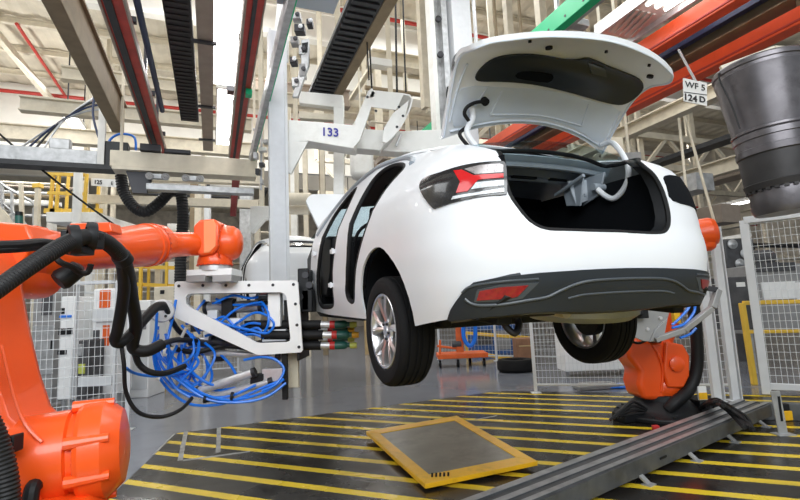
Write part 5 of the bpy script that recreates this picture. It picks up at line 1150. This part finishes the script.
single('dress_hose', 'black ribbed hose looping down from the beige cross beam behind the robot', 'hose', MB().tube([at(121, 176, 8.3), at(124, 192, 8.3), at(133, 206, 8.3), (at(145, 212, 8.3)), at(158, 204, 8.3), at(170, 192, 8.3), at(180, 192, 8.3), at(183, 215, 8.3), at(181, 250, 8.3), at(180, 300, 8.3)], .10, 12, ribs=.05), M['hose'])
single('blue_hose', 'thin blue hose arching over the left end of the beige cross beam', 'hose', MB().tube([at(108, 150, 8.2), at(110, 140, 8.2), at(120, 134, 8.2), at(134, 137, 8.2), at(136, 150, 8.2)], .022, 8), M['blue'])
single('blue_cable', 'thin blue cable hanging beside the wide beige box beam', 'cable', MB().tube([at(95, 90, 8.0), at(93, 110, 8.0), at(95, 125, 8.0), at(103, 150, 8.0), at(108, 160, 8.2)], .02, 8), M['navy'])
# left gantry
r = root_at('gantry_girder', 'grey girder with cable bundle crossing behind the top of the left robot', 'girder', -2.5, 9, 3.9)
f = MB(); hbox(f, -5.5, -1.8, 9.0, 9.2, 3.92, 4.16); f.build('girder', M['galv'], r, bevel=.01)
f = MB(); hbox(f, -5.5, -1.5, 8.95, 9.25, 3.84, 3.92); f.build('lower_flange', M['darkbeam'], r)
f = MB(); hbox(f, -1.80, -1.70, 8.98, 9.1, 3.92, 4.9); f.build('end_post', M['white'], r)
f = MB(); hbox(f, -1.70, -1.35, 9.0, 9.2, 3.9, 4.35); f.build('gear_box', M['darkbeam'], r, bevel=.02)
for k in range(4): f = MB(); f.tube([at(20+8*k, 148, 9.0), at(50+4*k, 128-2*k, 9.0), at(80+3*k, 113-4*k, 9.0), at(104, 109-5*k, 9.1)], .02, 6); f.build('cable_bundle', M[('galv', 'navy', 'bolt', 'steel')[k]], r)
f = MB(); hbox(f, -2.5, -2.2, 9.05, 9.2, 4.16, 4.35); f.build('bracket', M['galv'], r, bevel=.02)
single('black_cable', 'long thin black cable slanting from the left edge down behind the robot arm', 'cable', MB().tube([at(-5, 130, 7.5), at(30, 160, 7.6), at(70, 192, 7.7), at(116, 226, 7.8)], .018, 6), M['cable'])
single('black_cable', 'black cable hanging in a loop at the left edge above the stairs', 'cable', MB().tube([at(-5, 175, 7.4), at(2, 156, 7.4), at(14, 149, 7.4), at(40, 152, 7.5), at(100, 158, 8)], .03, 8), M['cable'])
# platform with yellow railing
r = empty('access_platform', at(72, 222, 10.2), 'white raised platform with yellow guard railing behind the left robot arm', 'platform')
Y = 10.2
f = MB(); f.prism([at(46, 212, Y), at(96, 212, Y), at(96, 222, Y), at(46, 222, Y)], (0, 1.6, 0)); f.build('deck', M['white'], r, bevel=.01)
for px, dy in ((50, 0), (56, 0), (84, 0), (66, 1.5), (97, .8)): f = MB(); a = at(px, 213, Y+.05+dy); f.bar(a, (a.x+.03, a.y, at(px, 174, Y+.05+dy).z), .055, .055, up=(0, 1, 0)); f.obox(a+ZX*.05, (.12, 0, 0), (0, .03, 0), (0, 0, .05)); f.build('rail_post', M['yellowrail'], r)
for y0 in (174, 193): f = MB(); f.bar(at(48, y0, Y+.05), at(85, y0+1, Y+.05), .06, .07); f.build('guard_rail', M['yellowrail'], r)
for px in (52, 92): f = MB(); a = at(px, 222, Y+.8); f.bar((a.x, a.y, 0), (a.x, a.y, a.z-.02), .14, .14); f.build('leg', M['white'], r)
f = MB(); a = at(76, 230, 9.9); f.cyl((a.x, a.y, 0), (a.x, a.y, at(76, 155, 9.9).z), .085, n=20); single('white_pipe', 'white vertical pipe standing in front of the yellow guard railing', 'pipe', f, M['white'])
for lab, x0, x1, y0, y1, Y in (('upper cream beam behind the yellow guard railing', 77, 262, 168, 178, 10.6), ('lower cream beam under the sign reading 125', 85, 258, 194, 202, 10.9)):
    f = MB(); f.prism([at(x0, y0, Y), at(x1, y0+6, Y), at(x1, y1+6, Y), at(x0, y1, Y)], (0, .2, 0)); single('beam', lab, 'beam', f, M['cream'], bevel=.008)
r = empty('bay_sign', at(103, 182, 10.3), 'white sign plate reading 125 behind the left robot arm', 'sign')
f = MB(); f.prism([at(91, 178, 10.3), at(128, 180, 10.3), at(128, 188, 10.3), at(91, 185.5, 10.3)], (0, .02, 0)); f.build('plate', M['paper'], r)
text('125', 'lettering', .125, at(98, 182.3, 10.29), at(108, 183, 10.29)-at(98, 182.3, 10.29), ZX, M['ink'], r, font_bold=True); text('E', 'lettering', .11, at(112, 183.4, 10.29), at(108, 183, 10.29)-at(98, 182.3, 10.29), ZX, M['ink'], r)
# stairs
r = empty('staircase', at(15, 235, 11), 'grey steel stairs with handrails at the far left behind the robot', 'stairs')
def st(x, y, Y=11.): return at(x, y, Y)
for Y in (11., 12.):
    f = MB(); f.bar(st(-30, 178, Y), st(38, 262, Y), .06, .28, up=(0, 0, 1)); f.build('stringer', M['cream'], r)
    f = MB(); f.tube([st(-30, 150, Y), st(0, 182, Y), st(22, 196, Y), st(36, 208, Y), st(42, 250, Y)], .035, 8); f.build('handrail', M['galv'], r)
    f = MB(); f.tube([st(-30, 165, Y), st(0, 200, Y), st(24, 222, Y), st(40, 245, Y)], .025, 8); f.build('mid_rail', M['galv'], r)
    for px, py in ((2, 184), (12, 190), (22, 197), (34, 208)): f = MB(); f.bar(st(px, py, Y), st(px+1, py+44, Y), .05, .05, up=(0, 1, 0)); f.build('baluster', M['galv'], r)
for k in range(12): t = k/11; f = MB(); p = st(-28+64*t, 180+80*t, 11.5); f.obox(p, (.14, 0, 0), (0, .5, 0), (0, 0, .015)); f.build('tread', M['greyplate'], r)
f = MB(); f.bar(st(21, 183, 10.7), st(23, 260, 10.7), .07, .07, up=(0, 1, 0)); f.build('newel_post', M['cream'], r)
r = empty('cream_post', at(39, 260, 10.6), 'cream post with yellow cap standing right of the far stairs', 'post')
f = MB(); f.bar(at(38, 187, 10.6), Vector((at(39, 260, 10.6).x, 10.6, 0)), .09, .09, up=(0, 1, 0)); f.build('shaft', M['cream'], r)
f = MB(); f.bar(at(38, 184, 10.6), at(38, 188, 10.6), .16, .14, up=(0, 1, 0)); f.build('cap', M['yellowrail'], r)
r = empty('signal_tower', at(19, 226, 6.0), 'small signal tower with black, green and red segments behind the robot elbow', 'signal light')
for y0, y1, m, nm in ((212, 216, 'black', 'cap'), (216, 220, 'greencap', 'green_lens'), (220, 224, 'greencap', 'green_lens'), (224, 228, 'rubberband', 'red_lens')):
    f = MB(); a, b = at(19, y1, 6.), at(19, y0, 6.); f.cyl((a.x, a.y, a.z), (a.x, a.y, b.z), .042, n=16); f.build(nm, M[m], r)
f = MB(); a = at(19, 228, 6.); f.cyl((a.x, a.y, 0), (a.x, a.y, a.z), .02, n=10); f.build('pole', M['galv'], r)
# posts of the line equipment behind the left tool
for lab, px, w, Y, yt, m in (('pale aluminium post directly behind the robot wrist', 247, .20, 8.6, 192, 'galv'), ('cream post behind the robot wrist block', 198, .12, 8.8, 190, 'cream'), ('slim aluminium post left of the robot wrist block', 207, .10, 8.9, 188, 'postwhite'), ('beige post above the orange forearm', 193, .12, 9.2, 180, 'beige'), ('slim cream post between the wrist and the white mast', 258, .10, 9.4, 200, 'cream'), ('white post right of the white mast', 296, .12, 9.2, 130, 'white'), ('beige post behind the portal frame', 325, .10, 9.6, 140, 'beige'), ('slim wooden coloured post behind the roof of the car', 366, .08, 8.6, 140, 'wood'), ('cream post further behind the roof of the car', 375, .10, 9.6, 128, 'cream'), ('pale post right behind the corner of the raised bonnet', 308, .08, 8.4, 150, 'cream')):
    w *= 15.5/Y; Y = 15.+.4*Y-3.4
    a = at(px, 310, Y); f = MB(); f.bar((a.x, a.y, 0), (a.x, a.y, at(px, yt, Y).z), w, w*.8, up=(0, 1, 0)); single('post', lab, 'post', f, M[m], bevel=.006)
# lifting gear between rail and mast
r = root_at('lifting_gear', 'grey lifting gear with rollers above the carrier arm', 'gear', 1.05, 6, 4.2)
for k, (px, py, w, h) in enumerate(((297, 18, 10, 8), (300, 30, 12, 10), (295, 42, 9, 9), (303, 52, 8, 12), (294, 62, 8, 8), (303, 72, 7, 16), (296, 84, 8, 12), (310, 24, 7, 8))):
    f = MB(); c = at(px, py, 5.9); f.obox(c, (w*.0055, 0, 0), (0, .06, 0), (0, 0, h*.0055)); f.build('housing', M[('galv', 'bolt', 'greymach')[k % 3]], r, bevel=.01)
    f = MB(); f.lathe(c+Vector((.02, -.06, .01)), (0, -1, 0), [(0, 0), (.028, 0), (.03, .015), (.012, .02), (0, .02)], 14); f.build('roller', M[('bolt', 'galv', 'bolt')[k % 3]], r)
f = MB(); f.prism([at(301, 40, 5.85), at(309, 38, 5.85), at(309, 65, 5.85), at(298, 97, 5.85), at(292, 97, 5.85), at(301, 64, 5.85)], (0, .05, 0)); f.build('link_arm', M['galv'], r, bevel=.008)
f = MB(); f.prism([at(302, 43, 5.84), at(308, 42, 5.84), at(307, 52, 5.84), at(302, 53, 5.84)], (0, .01, 0)); f.build('link_slot', M['black'], r)
f = MB(); f.prism([at(277, 2, 6.1), at(289, 2, 6.1), at(288, 62, 6.1), at(272, 60, 6.1)], (0, .03, 0)); single('cover_plate', 'white cover plate behind the grey rail with green edge', 'plate', f, M['white'])
for k, (px, y0, y1) in enumerate(((262, 20, 120), (258, 40, 150), (268, 60, 160))):
    pass
# small equipment left of the mast
r = root_at('switch_gear', 'stack of small grey switches and clamps beside the white mast', 'switch', .4, 8, 3.6)
for k, (px, py, w, h, m) in enumerate(((256, 142, 6, 3, 'bolt'), (263, 150, 8, 4, 'white'), (256, 156, 4, 7, 'galv'), (262, 165, 5, 4, 'bolt'), (266, 142, 5, 4, 'galv'), (258, 172, 4, 6, 'bolt'), (262, 182, 3, 5, 'galv'), (256, 130, 5, 2, 'galv'), (261, 120, 6, 2, 'bolt'), (263, 104, 4, 3, 'galv'))):
    f = MB(); f.obox(at(px, py, 7.6), (w*.008, 0, 0), (0, .05, 0), (0, 0, h*.008)); f.build('switch', M[m], r, bevel=.006)
f = MB(); f.bar(at(262, 100, 7.66), at(261, 190, 7.66), .03, .03, up=(0, 1, 0)); f.build('mounting_bar', M['galv'], r)

# ---------------------------------------------------------------- hall shell
sh_ = MB(); n = 150; rows = []
for bb in (-6, 45):
    rows.append([H(-24+54*i/(2*n), bb, ROOF+(.06 if (i//1) % 4 in (1, 2) else 0)) for i in range(2*n+1)])
sh_.grid(rows); o = sh_.build('ceiling', M['roofsheet'], None, smooth=0, solid=.02); o['kind'] = 'structure'
f = MB(); hbox(f, -24, 30, 44.6, 45, 0, ROOF); o = f.build('wall_back', M['wallfar'], None); o['kind'] = 'structure'
f = MB(); hbox(f, -24.4, -24, -6, 45, 0, ROOF); o = f.build('wall_left', M['wallfar'], None); o['kind'] = 'structure'
f = MB(); hbox(f, 30, 30.4, -6, 45, 0, ROOF); o = f.build('wall_right', M['wallfar'], None); o['kind'] = 'structure'
for i, (b, z0, z1) in enumerate(((13.2, 9.25, ROOF), (21.5, 7.7, ROOF), (30, 9.2, ROOF))):
    f = MB(); hbox(f, -24, 30, b, b+.12, z0, z1); hbox(f, -24, 30, b-.15, b, z0, z0+.10); hbox(f, -24, 30, b-.08, b, z1-.42, z1-.38); o = f.build('trim_%d' % (i+1), M['roofwhite'], None); o['kind'] = 'structure'
# purlins and frames under the roof
k = 0
names = ['nearest', 'second', 'third', 'fourth', 'fifth', 'sixth', 'seventh', 'eighth', 'ninth', 'tenth']
for i, b in enumerate((7.4, 9.0, 10.6, 12.0, 14.8, 16.6, 18.4, 20.2, 23.5, 26.5)):
    f = MB(); f.ibeam(H(-22, b, ROOF-.16), H(28, b, ROOF-.16), .14, .22, .03, .03); single('roof_purlin', 'cream roof purlin crossing under the roof sheets, %s from the camera' % names[i], 'purlin', f, M['cream'], 'roof purlins')
for lab, b, z, m, r_ in (('red sprinkler pipe running under the roof above the boot lid', 12.4, 9.9, 'redpipe', .06), ('red sprinkler pipe running under the roof at the upper left', 20.9, 10.0, 'redpipe', .07), ('distant red sprinkler pipe above the car roof', 24.0, 8.9, 'redpipe', .09)):
    f = MB(); f.cyl(H(-22, b, z), H(28, b, z), r_, n=12); single('sprinkler_pipe', lab, 'pipe', f, M[m])
f = MB(); f.cyl(H(-5.5, 16.5, 10.3), H(-5.3, 20.75, 10.02), .05, n=10); single('sprinkler_pipe', 'short red branch pipe at the upper left under the roof', 'pipe', f, M['redpipe'])
for i, a in enumerate((-9.5, -6.4, 10.5, 16.)):
    f = MB(); f.bar(H(a, 13.4, 10.35), H(a+.9, 21.4, 9.5), .16, .22); single('roof_brace', 'cream diagonal roof brace %s' % ('at the far upper left corner', 'beside the short red branch pipe', 'above the right orange red beams', 'at the far right under the roof')[i], 'brace', f, M['cream'], 'roof braces')
for lab, b, a0, a1, z, w, h, m in (('long cream beam crossing high behind the grey gantry girder', 16, -16, 2.5, 6.75, .3, .45, 'cream'), ('second cream beam crossing above the ceiling light', 11.5, -3, 3, 6.6, .2, .3, 'cream'), ('brown beam crossing behind the carrier cables', 12.6, .5, 3.6, 7.3, .3, .5, 'brownbeam'), ('cream beam crossing under the black cable tray', 10.9, -3.5, .8, 5.6, .2, .3, 'cream'), ('cream beam crossing above the open boot lid behind the green rail', 11.4, 3.9, 12.4, 8.0, .3, .4, 'cream'), ('white duct crossing behind the white column', 14.2, 2.5, 13, 8.6, .6, .7, 'roofwhite')):
    f = MB(); f.ibeam(H(a0, b, z), H(a1, b, z), w, h, .03, .04) if m != 'roofwhite' else f.bar(H(a0, b, z), H(a1, b, z), w, h); single('cross_member', lab, 'beam', f, M[m])
# lattice girders across the right half
def lattice(lab, b, a0, a1, z0, z1, m, n):
    r = root_at('lattice_girder', lab, 'girder', a0, b, z0, 'lattice girders')
    for z, nm in ((z0, 'lower_chord'), (z1, 'upper_chord')): f = MB(); hbox(f, a0, a1, b-.08, b+.08, z-.09, z+.09); f.build(nm, m, r)
    for i in range(n):
        x0 = a0+(a1-a0)*i/n; x1 = a0+(a1-a0)*(i+1)/n; f = MB(); f.bar(H(x0, b, z0 if i % 2 else z1), H(x1, b, z1 if i % 2 else z0), .09, .09); f.build('diagonal', m, r)
    for a in (a0, a1):
        f = MB(); hbox(f, a-.1, a+.1, b-.1, b+.1, z1, ROOF); f.build('hanger', m, r)
lattice('beige lattice girder nearest behind the boot lid on the right', 9.6, 4.6, 16, 5.0, 5.9, M['cream'], 12)
lattice('beige lattice girder deeper in the hall on the right', 13.5, 4.8, 22, 5.6, 6.8, M['cream'], 14)
lattice('farthest beige lattice girder on the right', 19, 4, 28, 6.2, 7.6, M['cream'], 18)
for i, (lab, a, b0, b1, z, w, h, m) in enumerate((('cream beam running deep into the hall right of the boot lid', 7.4, 5, 20, 5.4, .2, .3, 'cream'), ('second cream beam deep in the hall behind the sign', 9.0, 5, 24, 5.2, .25, .3, 'cream'), ('dark cable ladder deep in the hall on the right', 10.2, 6, 22, 4.6, .4, .1, 'darkbeam'), ('cream beam behind the black drum', 11.5, 5, 24, 4.4, .25, .35, 'cream'), ('grey duct low behind the black drum', 9.2, 6.5, 24, 3.6, .5, .35, 'galv'), ('cream beam low above the mesh gate', 13, 6, 26, 3.3, .3, .4, 'cream'), ('brown duct above the far mesh gate', 10.6, 7, 26, 3.1, .6, .4, 'brownbeam'), ('cream beam left of the sign', 6.9, 7.5, 20, 4.2, .2, .25, 'cream'))):
    f = MB(); f.ibeam(H(a, b0, z), H(a, b1, z), w, h, .03, .04) if m == 'cream' else hbox(f, a-w/2, a+w/2, b0, b1, z-h/2, z+h/2); single('overhead_beam', lab, 'beam', f, M[m])
for lab, a, b0, b1, z, w, h, m in (('thin cream beam right of the sign', 9.7, 5, 18, 7.3, .15, .2, 'cream'), ('wide brown duct above the black drum', 12.4, 4, 22, 4.45, .6, .36, 'brownbeam'), ('dark duct low right of the tie rods', 9.4, 7, 22, 2.2, .4, .25, 'darkbeam')):
    f = MB(); hbox(f, a-w/2, a+w/2, b0, b1, z-h/2, z+h/2); single('overhead_duct', lab, 'duct', f, M[m])
for i, (lab, a, b, z0, z1, w) in enumerate((('cream stanchion right of the hinge arm', 6.6, 9.0, 3.0, 6.5, .16), ('cream stanchion left of the sign', 7.75, 9.2, 4.0, 7.0, .2), ('cream stanchion far behind the sign', 11.1, 15, 3, 8, .24))):
    f = MB(); hbox(f, a-w/2, a+w/2, b-w/2, b+w/2, z0, ROOF); single('stanchion', lab, 'post', f, M['cream'])
for lab, b, a0, a1, z, m in (('red pipe crossing behind the right rear quarter of the car', 13.0, 6.0, 20, 4.78, 'redpipe'), ('red pipe crossing further back behind the black drum', 16, 7, 26, 4.86, 'redpipe'), ('dark pipe crossing above the mesh gate', 9.5, 7.0, 18, 2.78, 'darkbeam'), ('second dark pipe crossing behind the black drum', 14, 7, 24, 4.93, 'darkbeam'), ('lower cream pipe crossing above the mesh gate', 10.4, 7.2, 20, 2.5, 'cream')):
    f = MB(); f.cyl(H(a0, b, z), H(a1, b, z), .07, n=12); single('cross_pipe', lab, 'pipe', f, M[m])
for lab, x0, y0, x1, y1 in (('left of two thin cream rods beside the right rear quarter', 679, 118, 691, 236), ('right of two thin cream rods beside the right rear quarter', 685, 116, 716, 228)):
    f = MB(); f.cyl(at(x0, y0, 6.0), at(x1, y1, 6.0), .017, n=10); single('tie_rod', lab, 'rod', f, M['cream'])
def hung(name, label, cat, f, m, c, bevel=.02, w=.03):
    r = empty(name, c, label, cat); f.build('body', m, r, bevel=bevel)
    f = MB(); f.bar(c, (c.x, c.y, ROOF), w, w); f.build('hanger', M['cream'], r)
c = at(612, 148, 6.4); f = MB(); f.obox(c, (.12, 0, 0), (0, .1, 0), (0, 0, .12)); hung('limit_box', 'cream box hanging right of the boot lid corner', 'box', f, M['cream'], c)
c = at(630, 165, 6.6); f = MB(); f.obox(c, (.13, 0, 0), (0, .1, 0), (0, 0, .16)); hung('limit_box', 'grey box behind the right hinge arm', 'box', f, M['greymach'], c)
c = at(362, 163, 9.); f = MB(); f.obox(c, (.22, 0, 0), (0, .2, 0), (0, 0, .32)); hung('carrier_block', 'white rounded block above the car roof behind the portal frame', 'block', f, M['white'], c, .09)
c = at(262, 211, 9.1); f = MB(); f.prism([at(250, 206, 9), at(272, 206, 9), at(272, 217, 9), at(263, 219, 9), at(252, 232, 9), at(250, 232, 9)], (0, .2, 0)); hung('bracket_arm', 'white bracket arm left of the white mast above the robot wrist', 'bracket', f, M['white'], c, .008, .08)
for lab, px, py, w_, Y in (('upper cream round duct beside the white mast near the raised bonnet', 298, 199, .12, 9.0), ('lower cream round duct beside the white mast near the raised bonnet', 296, 210, .09, 9.2)):
    c = at(px, py, Y); f = MB(); f.cyl(at(px-13, py, Y), at(px+13, py, Y), w_, n=20); hung('round_duct', lab, 'duct', f, M['cream'], c, 0, .04)
# far luminaires
for i, (a, b, z) in enumerate(((8.5, 13, 5.6), (11, 16, 5.6), (9, 20, 5.8), (13, 11.0, 5.15), (14, 20, 5.2), (-4, 15, 7.2), (-8, 18, 7.2), (6, 22, 6), (18, 16, 5), (16, 9.5, 4.3))):
    r = luminaire('distant ceiling light strip, %s from the left among the far lights' % ['fourth', 'seventh', 'fifth', 'eighth', 'ninth', 'second', 'first', 'third', 'tenth', 'sixth'][i], a, a+.35, b, b+2.4, z, 'distant light strips')
# ---------------------------------------------------------------- mid-ground on the left behind the fence
machine('weld_cabinet', 'grey cabinet with dark windows behind the left mesh fence', 'cabinet', 28, 283, 56, 405, 7.6, .7, M['greymach'], (('window', 41, 294, 52, 315, M['dkmach'], .02), ('door', 30, 325, 54, 375, M['galv'], .02), ('handle', 50, 340, 52, 350, M['black'], .03)))
machine('press_unit', 'white machine with blue strip and black openings behind the left mesh fence', 'machine', 57, 296, 75, 400, 7.3, .6, M['whiteplate'], (('blue_strip', 59, 315, 71, 318, M['blue'], .02), ('opening', 60, 308, 64, 314, M['black'], .02), ('opening', 58, 328, 72, 335, M['black'], .02), ('opening', 57, 350, 66, 355, M['black'], .02)))
machine('feeder_unit', 'white feeder with an orange panel behind the fence post', 'machine', 90, 288, 117, 395, 7.5, .5, M['whiteplate'], (('orange_panel', 99, 290, 110, 308, M['orange2'], .02), ('orange_panel', 102, 325, 109, 346, M['orange2'], .02), ('white_cover', 92, 308, 116, 322, M['postwhite'], .08), ('dark_gap', 92, 330, 99, 360, M['dkmach'], .02)))
machine('tool_rack', 'dark tool rack with yellow parts behind the left mesh fence', 'rack', 76, 340, 88, 400, 7.0, .4, M['dkmach'], (('yellow_part', 78, 364, 84, 374, M['lime'], .03), ('clamp', 77, 344, 82, 356, M['galv'], .04)))
machine('low_cabinet', 'light grey low cabinet beside the hanging hoses behind the left robot tool', 'cabinet', 128, 300, 150, 400, 8.5, .6, M['whiteplate'], (('vent', 131, 310, 146, 330, M['greymach'], .02), ('door', 131, 345, 147, 390, M['postwhite'], .02)))
machine('line_cabinet', 'cream cabinet behind the blue hoses of the left robot tool', 'cabinet', 152, 286, 176, 380, 9.5, .6, M['cream'], (('door', 155, 300, 172, 340, M['white'], .02), ('switch', 160, 290, 164, 294, M['black'], .02)))
r = empty('fence_door', at(93, 400, 6.6), 'white framed mesh door with a wide kick plate behind the left robot', 'door')
for x0, y0, x1, y1, nm in ((72, 280, 78, 400, 'stile'), (112, 280, 118, 400, 'stile'), (78, 376, 112, 387, 'kick_rail'), (78, 280, 112, 285, 'top_rail')):
    a, b = at(x0, y1, 6.6), at(x1, y0, 6.6); f = MB(); f.obox(((a.x+b.x)/2, 6.62, (max(a.z, 0.01)+b.z)/2), ((b.x-a.x)/2, 0, 0), (0, .03, 0), (0, 0, (b.z-max(a.z, .01))/2)); f.build(nm, M['postwhite'], r, bevel=.004)
for i, (px, Y, m, w) in enumerate(((140, 10.5, 'yellowrail', .06), (148, 11, 'yellowrail', .05), (158, 10.8, 'cream', .12), (166, 10.4, 'yellowrail', .05), (172, 11.5, 'white', .14))):
    a = at(px, 310, Y); f = MB(); f.bar((a.x, a.y, 0), (a.x, a.y, at(px, 262, Y).z), w, w); single('barrier_post', ('yellow barrier post left of the yellow gate post under the forearm', 'second yellow barrier post under the orange forearm', 'cream post behind the steel swivel hub', 'yellow barrier post nearest the tool frame', 'white post just left of the tool frame')[i], 'post', f, M[m])
f = MB(); f.bar(at(128, 266, 10.6), at(176, 268, 10.6), .06, .08); f.bar(at(128, 284, 10.6), at(176, 286, 10.6), .06, .08); single('barrier_rail', 'yellow double barrier rail below the orange forearm', 'rail', f, M['yellowrail'])
fence('mesh_fence', 'far white mesh fence behind the blue hoses', [(-7.6, 10.3), (-5.6, 11.1), (-4.0, 11.75)], 2.0, sv=.08, sh=.12)
# next car on the line
car2 = copy_tree(car)
car2['label'] = 'white car body ahead on the line, partly hidden behind the white mast'; car2['category'] = 'car'; car2['group'] = 'white sedans on the line'; car['group'] = 'white sedans on the line'
car2.location = CARLOC+Vector((-.375*6.0-.30, .927*6.0-.05, .32))
def prune(o):
    for k in kids(o): prune(k)
    COL.objects.unlink(o); bpy.data.objects.remove(o)
for k in list(kids(car2)):
    if k.name.split('.')[0] in ('boot_lid', 'bonnet', 'bonnet_stay', 'wheel', 'tail_lamp', 'lamp_aperture', 'boot_seal', 'rear_window', 'parcel_shelf', 'shelf_brace', 'shelf_recess', 'windscreen'): prune(k)
lp = [p for p in TOP if p[0] <= -.536]
LP2 = lp+[(-2-a, b) for a, b in lp[::-1]]
o = spanel([(a, b) for a, b in lp if b < 1.03]+[(-.7, 1.03), (-1., 1.035), (-1.3, 1.03)]+[(-2-a, b) for a, b in lp[::-1] if b < 1.03 and a > -1], .004, 'closed_boot_lid', M['paint'], car2, .012, .04)
f = MB(); f.grid([[Vector((x, y+dy*(1-(x/.6)**2), z)) for x in [-.6+.1*i for i in range(13)]] for y, dy, z in ((-.80, -.08, 1.03), (-.74, -.08, 1.06), (-.45, -.05, 1.17))]); f.build('boot_deck', M['paint'], car2, solid=.01)
f = MB(); f.grid([[Vector((x, y-.05*(1-(x/.6)**2), z+.03*(1-(x/.6)**2))) for x in [-.58+.116*i for i in range(11)]] for y, z in ((-.44, 1.172), (-.2, 1.24), (.12, 1.30))]); f.build('rear_screen', M['lampdark'], car2, solid=.01)

def rack(label, a0, a1, b0, b1, z0, z1, n, seed):
    rnd = random.Random(seed); r = root_at('pipe_rack', label, 'rack', (a0+a1)/2, b0, z0)
    ms = ['cream', 'cream', 'beige', 'brownbeam', 'galv', 'darkbeam', 'white']
    for a in (a0, (a0+a1)/2, a1):
        for b in (b0, b1): f = MB(); f.bar(H(a, b, z0), H(a, b, ROOF), .12, .12); f.build('upright', M['cream'], r)
    for k in range(n):
        f = MB(); z = rnd.uniform(z0, z1); b = rnd.uniform(b0, b1); m = M[rnd.choice(ms)]; t = rnd.random(); x0 = rnd.uniform(a0, a0+.5*(a1-a0)); x1 = rnd.uniform(x0+.25*(a1-a0), a1)
        if t < .40: f.cyl(H(x0, b, z), H(x1, b, z), rnd.uniform(.03, .07), n=10); f.build('pipe', m, r)
        elif t < .62: a = rnd.uniform(a0, a1); f.bar(H(a, b0, z), H(a, b1, z), rnd.uniform(.08, .2), rnd.uniform(.08, .2)); f.build('bearer', m, r)
        elif t < .80: f.bar(H(x0, b, z), H(x0+rnd.uniform(.3, 1.1), b, z+rnd.choice((-1, 1))*rnd.uniform(.4, .9)), .07, .07); f.build('brace', m, r)
        else: f.obox(H(x0, b, z), AX*rnd.uniform(.08, .3), BX*.12, ZX*rnd.uniform(.06, .2)); f.build('junction_box', m, r, bevel=.01)
rack('cluttered rack of cream pipes and brackets behind the right rear quarter and the black drum', 6.7, 11.5, 9.9, 12.6, 2.5, 5.3, 46, 3)
rack('cluttered rack of pipes far behind the mesh gate', 11.9, 18, 10.8, 13.2, 2.0, 4.1, 36, 5)
rack('cluttered rack of pipes and boxes behind the white mast and the robot wrist', -3.2, 2.6, 17.2, 18.6, 2.2, 6.0, 40, 8)
rack('cluttered rack of pipes and brackets behind the carrier hook', 2.7, 5.2, 10.2, 12.2, 4.4, 7.2, 22, 11)
rack('dark cluttered rack of pipes behind the yellow guard railing and the stairs', -10, -3.6, 16.6, 18.6, 2.4, 6.6, 40, 14)
# ================================================================== light
w = bpy.data.worlds.new('hall ambience'); SC.world = w; w.use_nodes = True
w.node_tree.nodes['Background'].inputs[0].default_value = (.88, .95, 1, 1); w.node_tree.nodes['Background'].inputs[1].default_value = .5
def area(name, a, b, z, sa, sb, power, col=(.93, .97, 1), tilt=0.):
    l = bpy.data.lights.new(name, 'AREA'); l.shape = 'RECTANGLE'; l.size = sa; l.size_y = sb; l.energy = power; l.color = col
    o = bpy.data.objects.new(name, l); COL.objects.link(o); o.location = H(a, b, z); o.rotation_euler = (tilt, 0, PSI); return o
def fill_point(name, a, b, z, power, rad=.35, col=(1, .985, .96)):
    l = bpy.data.lights.new(name, 'POINT'); l.energy = power; l.shadow_soft_size = rad; l.color = col
    o = bpy.data.objects.new(name, l); COL.objects.link(o); o.location = H(a, b, z); return o
for a in (-6, 0, 6):
    for b in (-3, 4, 11, 18): area('hall_lamp', a, b, 9.8 if b > 6 else 8, 3.5, 3.5, 150)
area('front_fill', -1.5, -3.5, 4.5, 9, 2.5, 560, tilt=math.radians(50))  # unseen fill light added behind the camera to brighten front faces
for a, b, p in ((-7, 12, 300), (0, 12, 260), (8, 11.5, 150), (-6, 18, 340), (3, 18, 240), (11, 17, 150), (-3, 26, 300), (9, 27, 200), (18, 14, 150), (-11, 8, 300), (16, 24, 200)): fill_point('roof_fill', a, b, 7.2, p)  # bare point lights added to brighten the roof from below
for a, b, p in ((-3, 5.5, 140), (2.9, 5.5, 120), (8.2, 6.0, 80)): fill_point('roof_fill', a, b, 6.4, p, .6)  # more added fill points, lower down over the line
SC.view_settings.view_transform = 'Standard'; SC.view_settings.look = 'None'; SC.view_settings.gamma = 1; SC.view_settings.use_curve_mapping = False
SC.view_settings.exposure = 0.
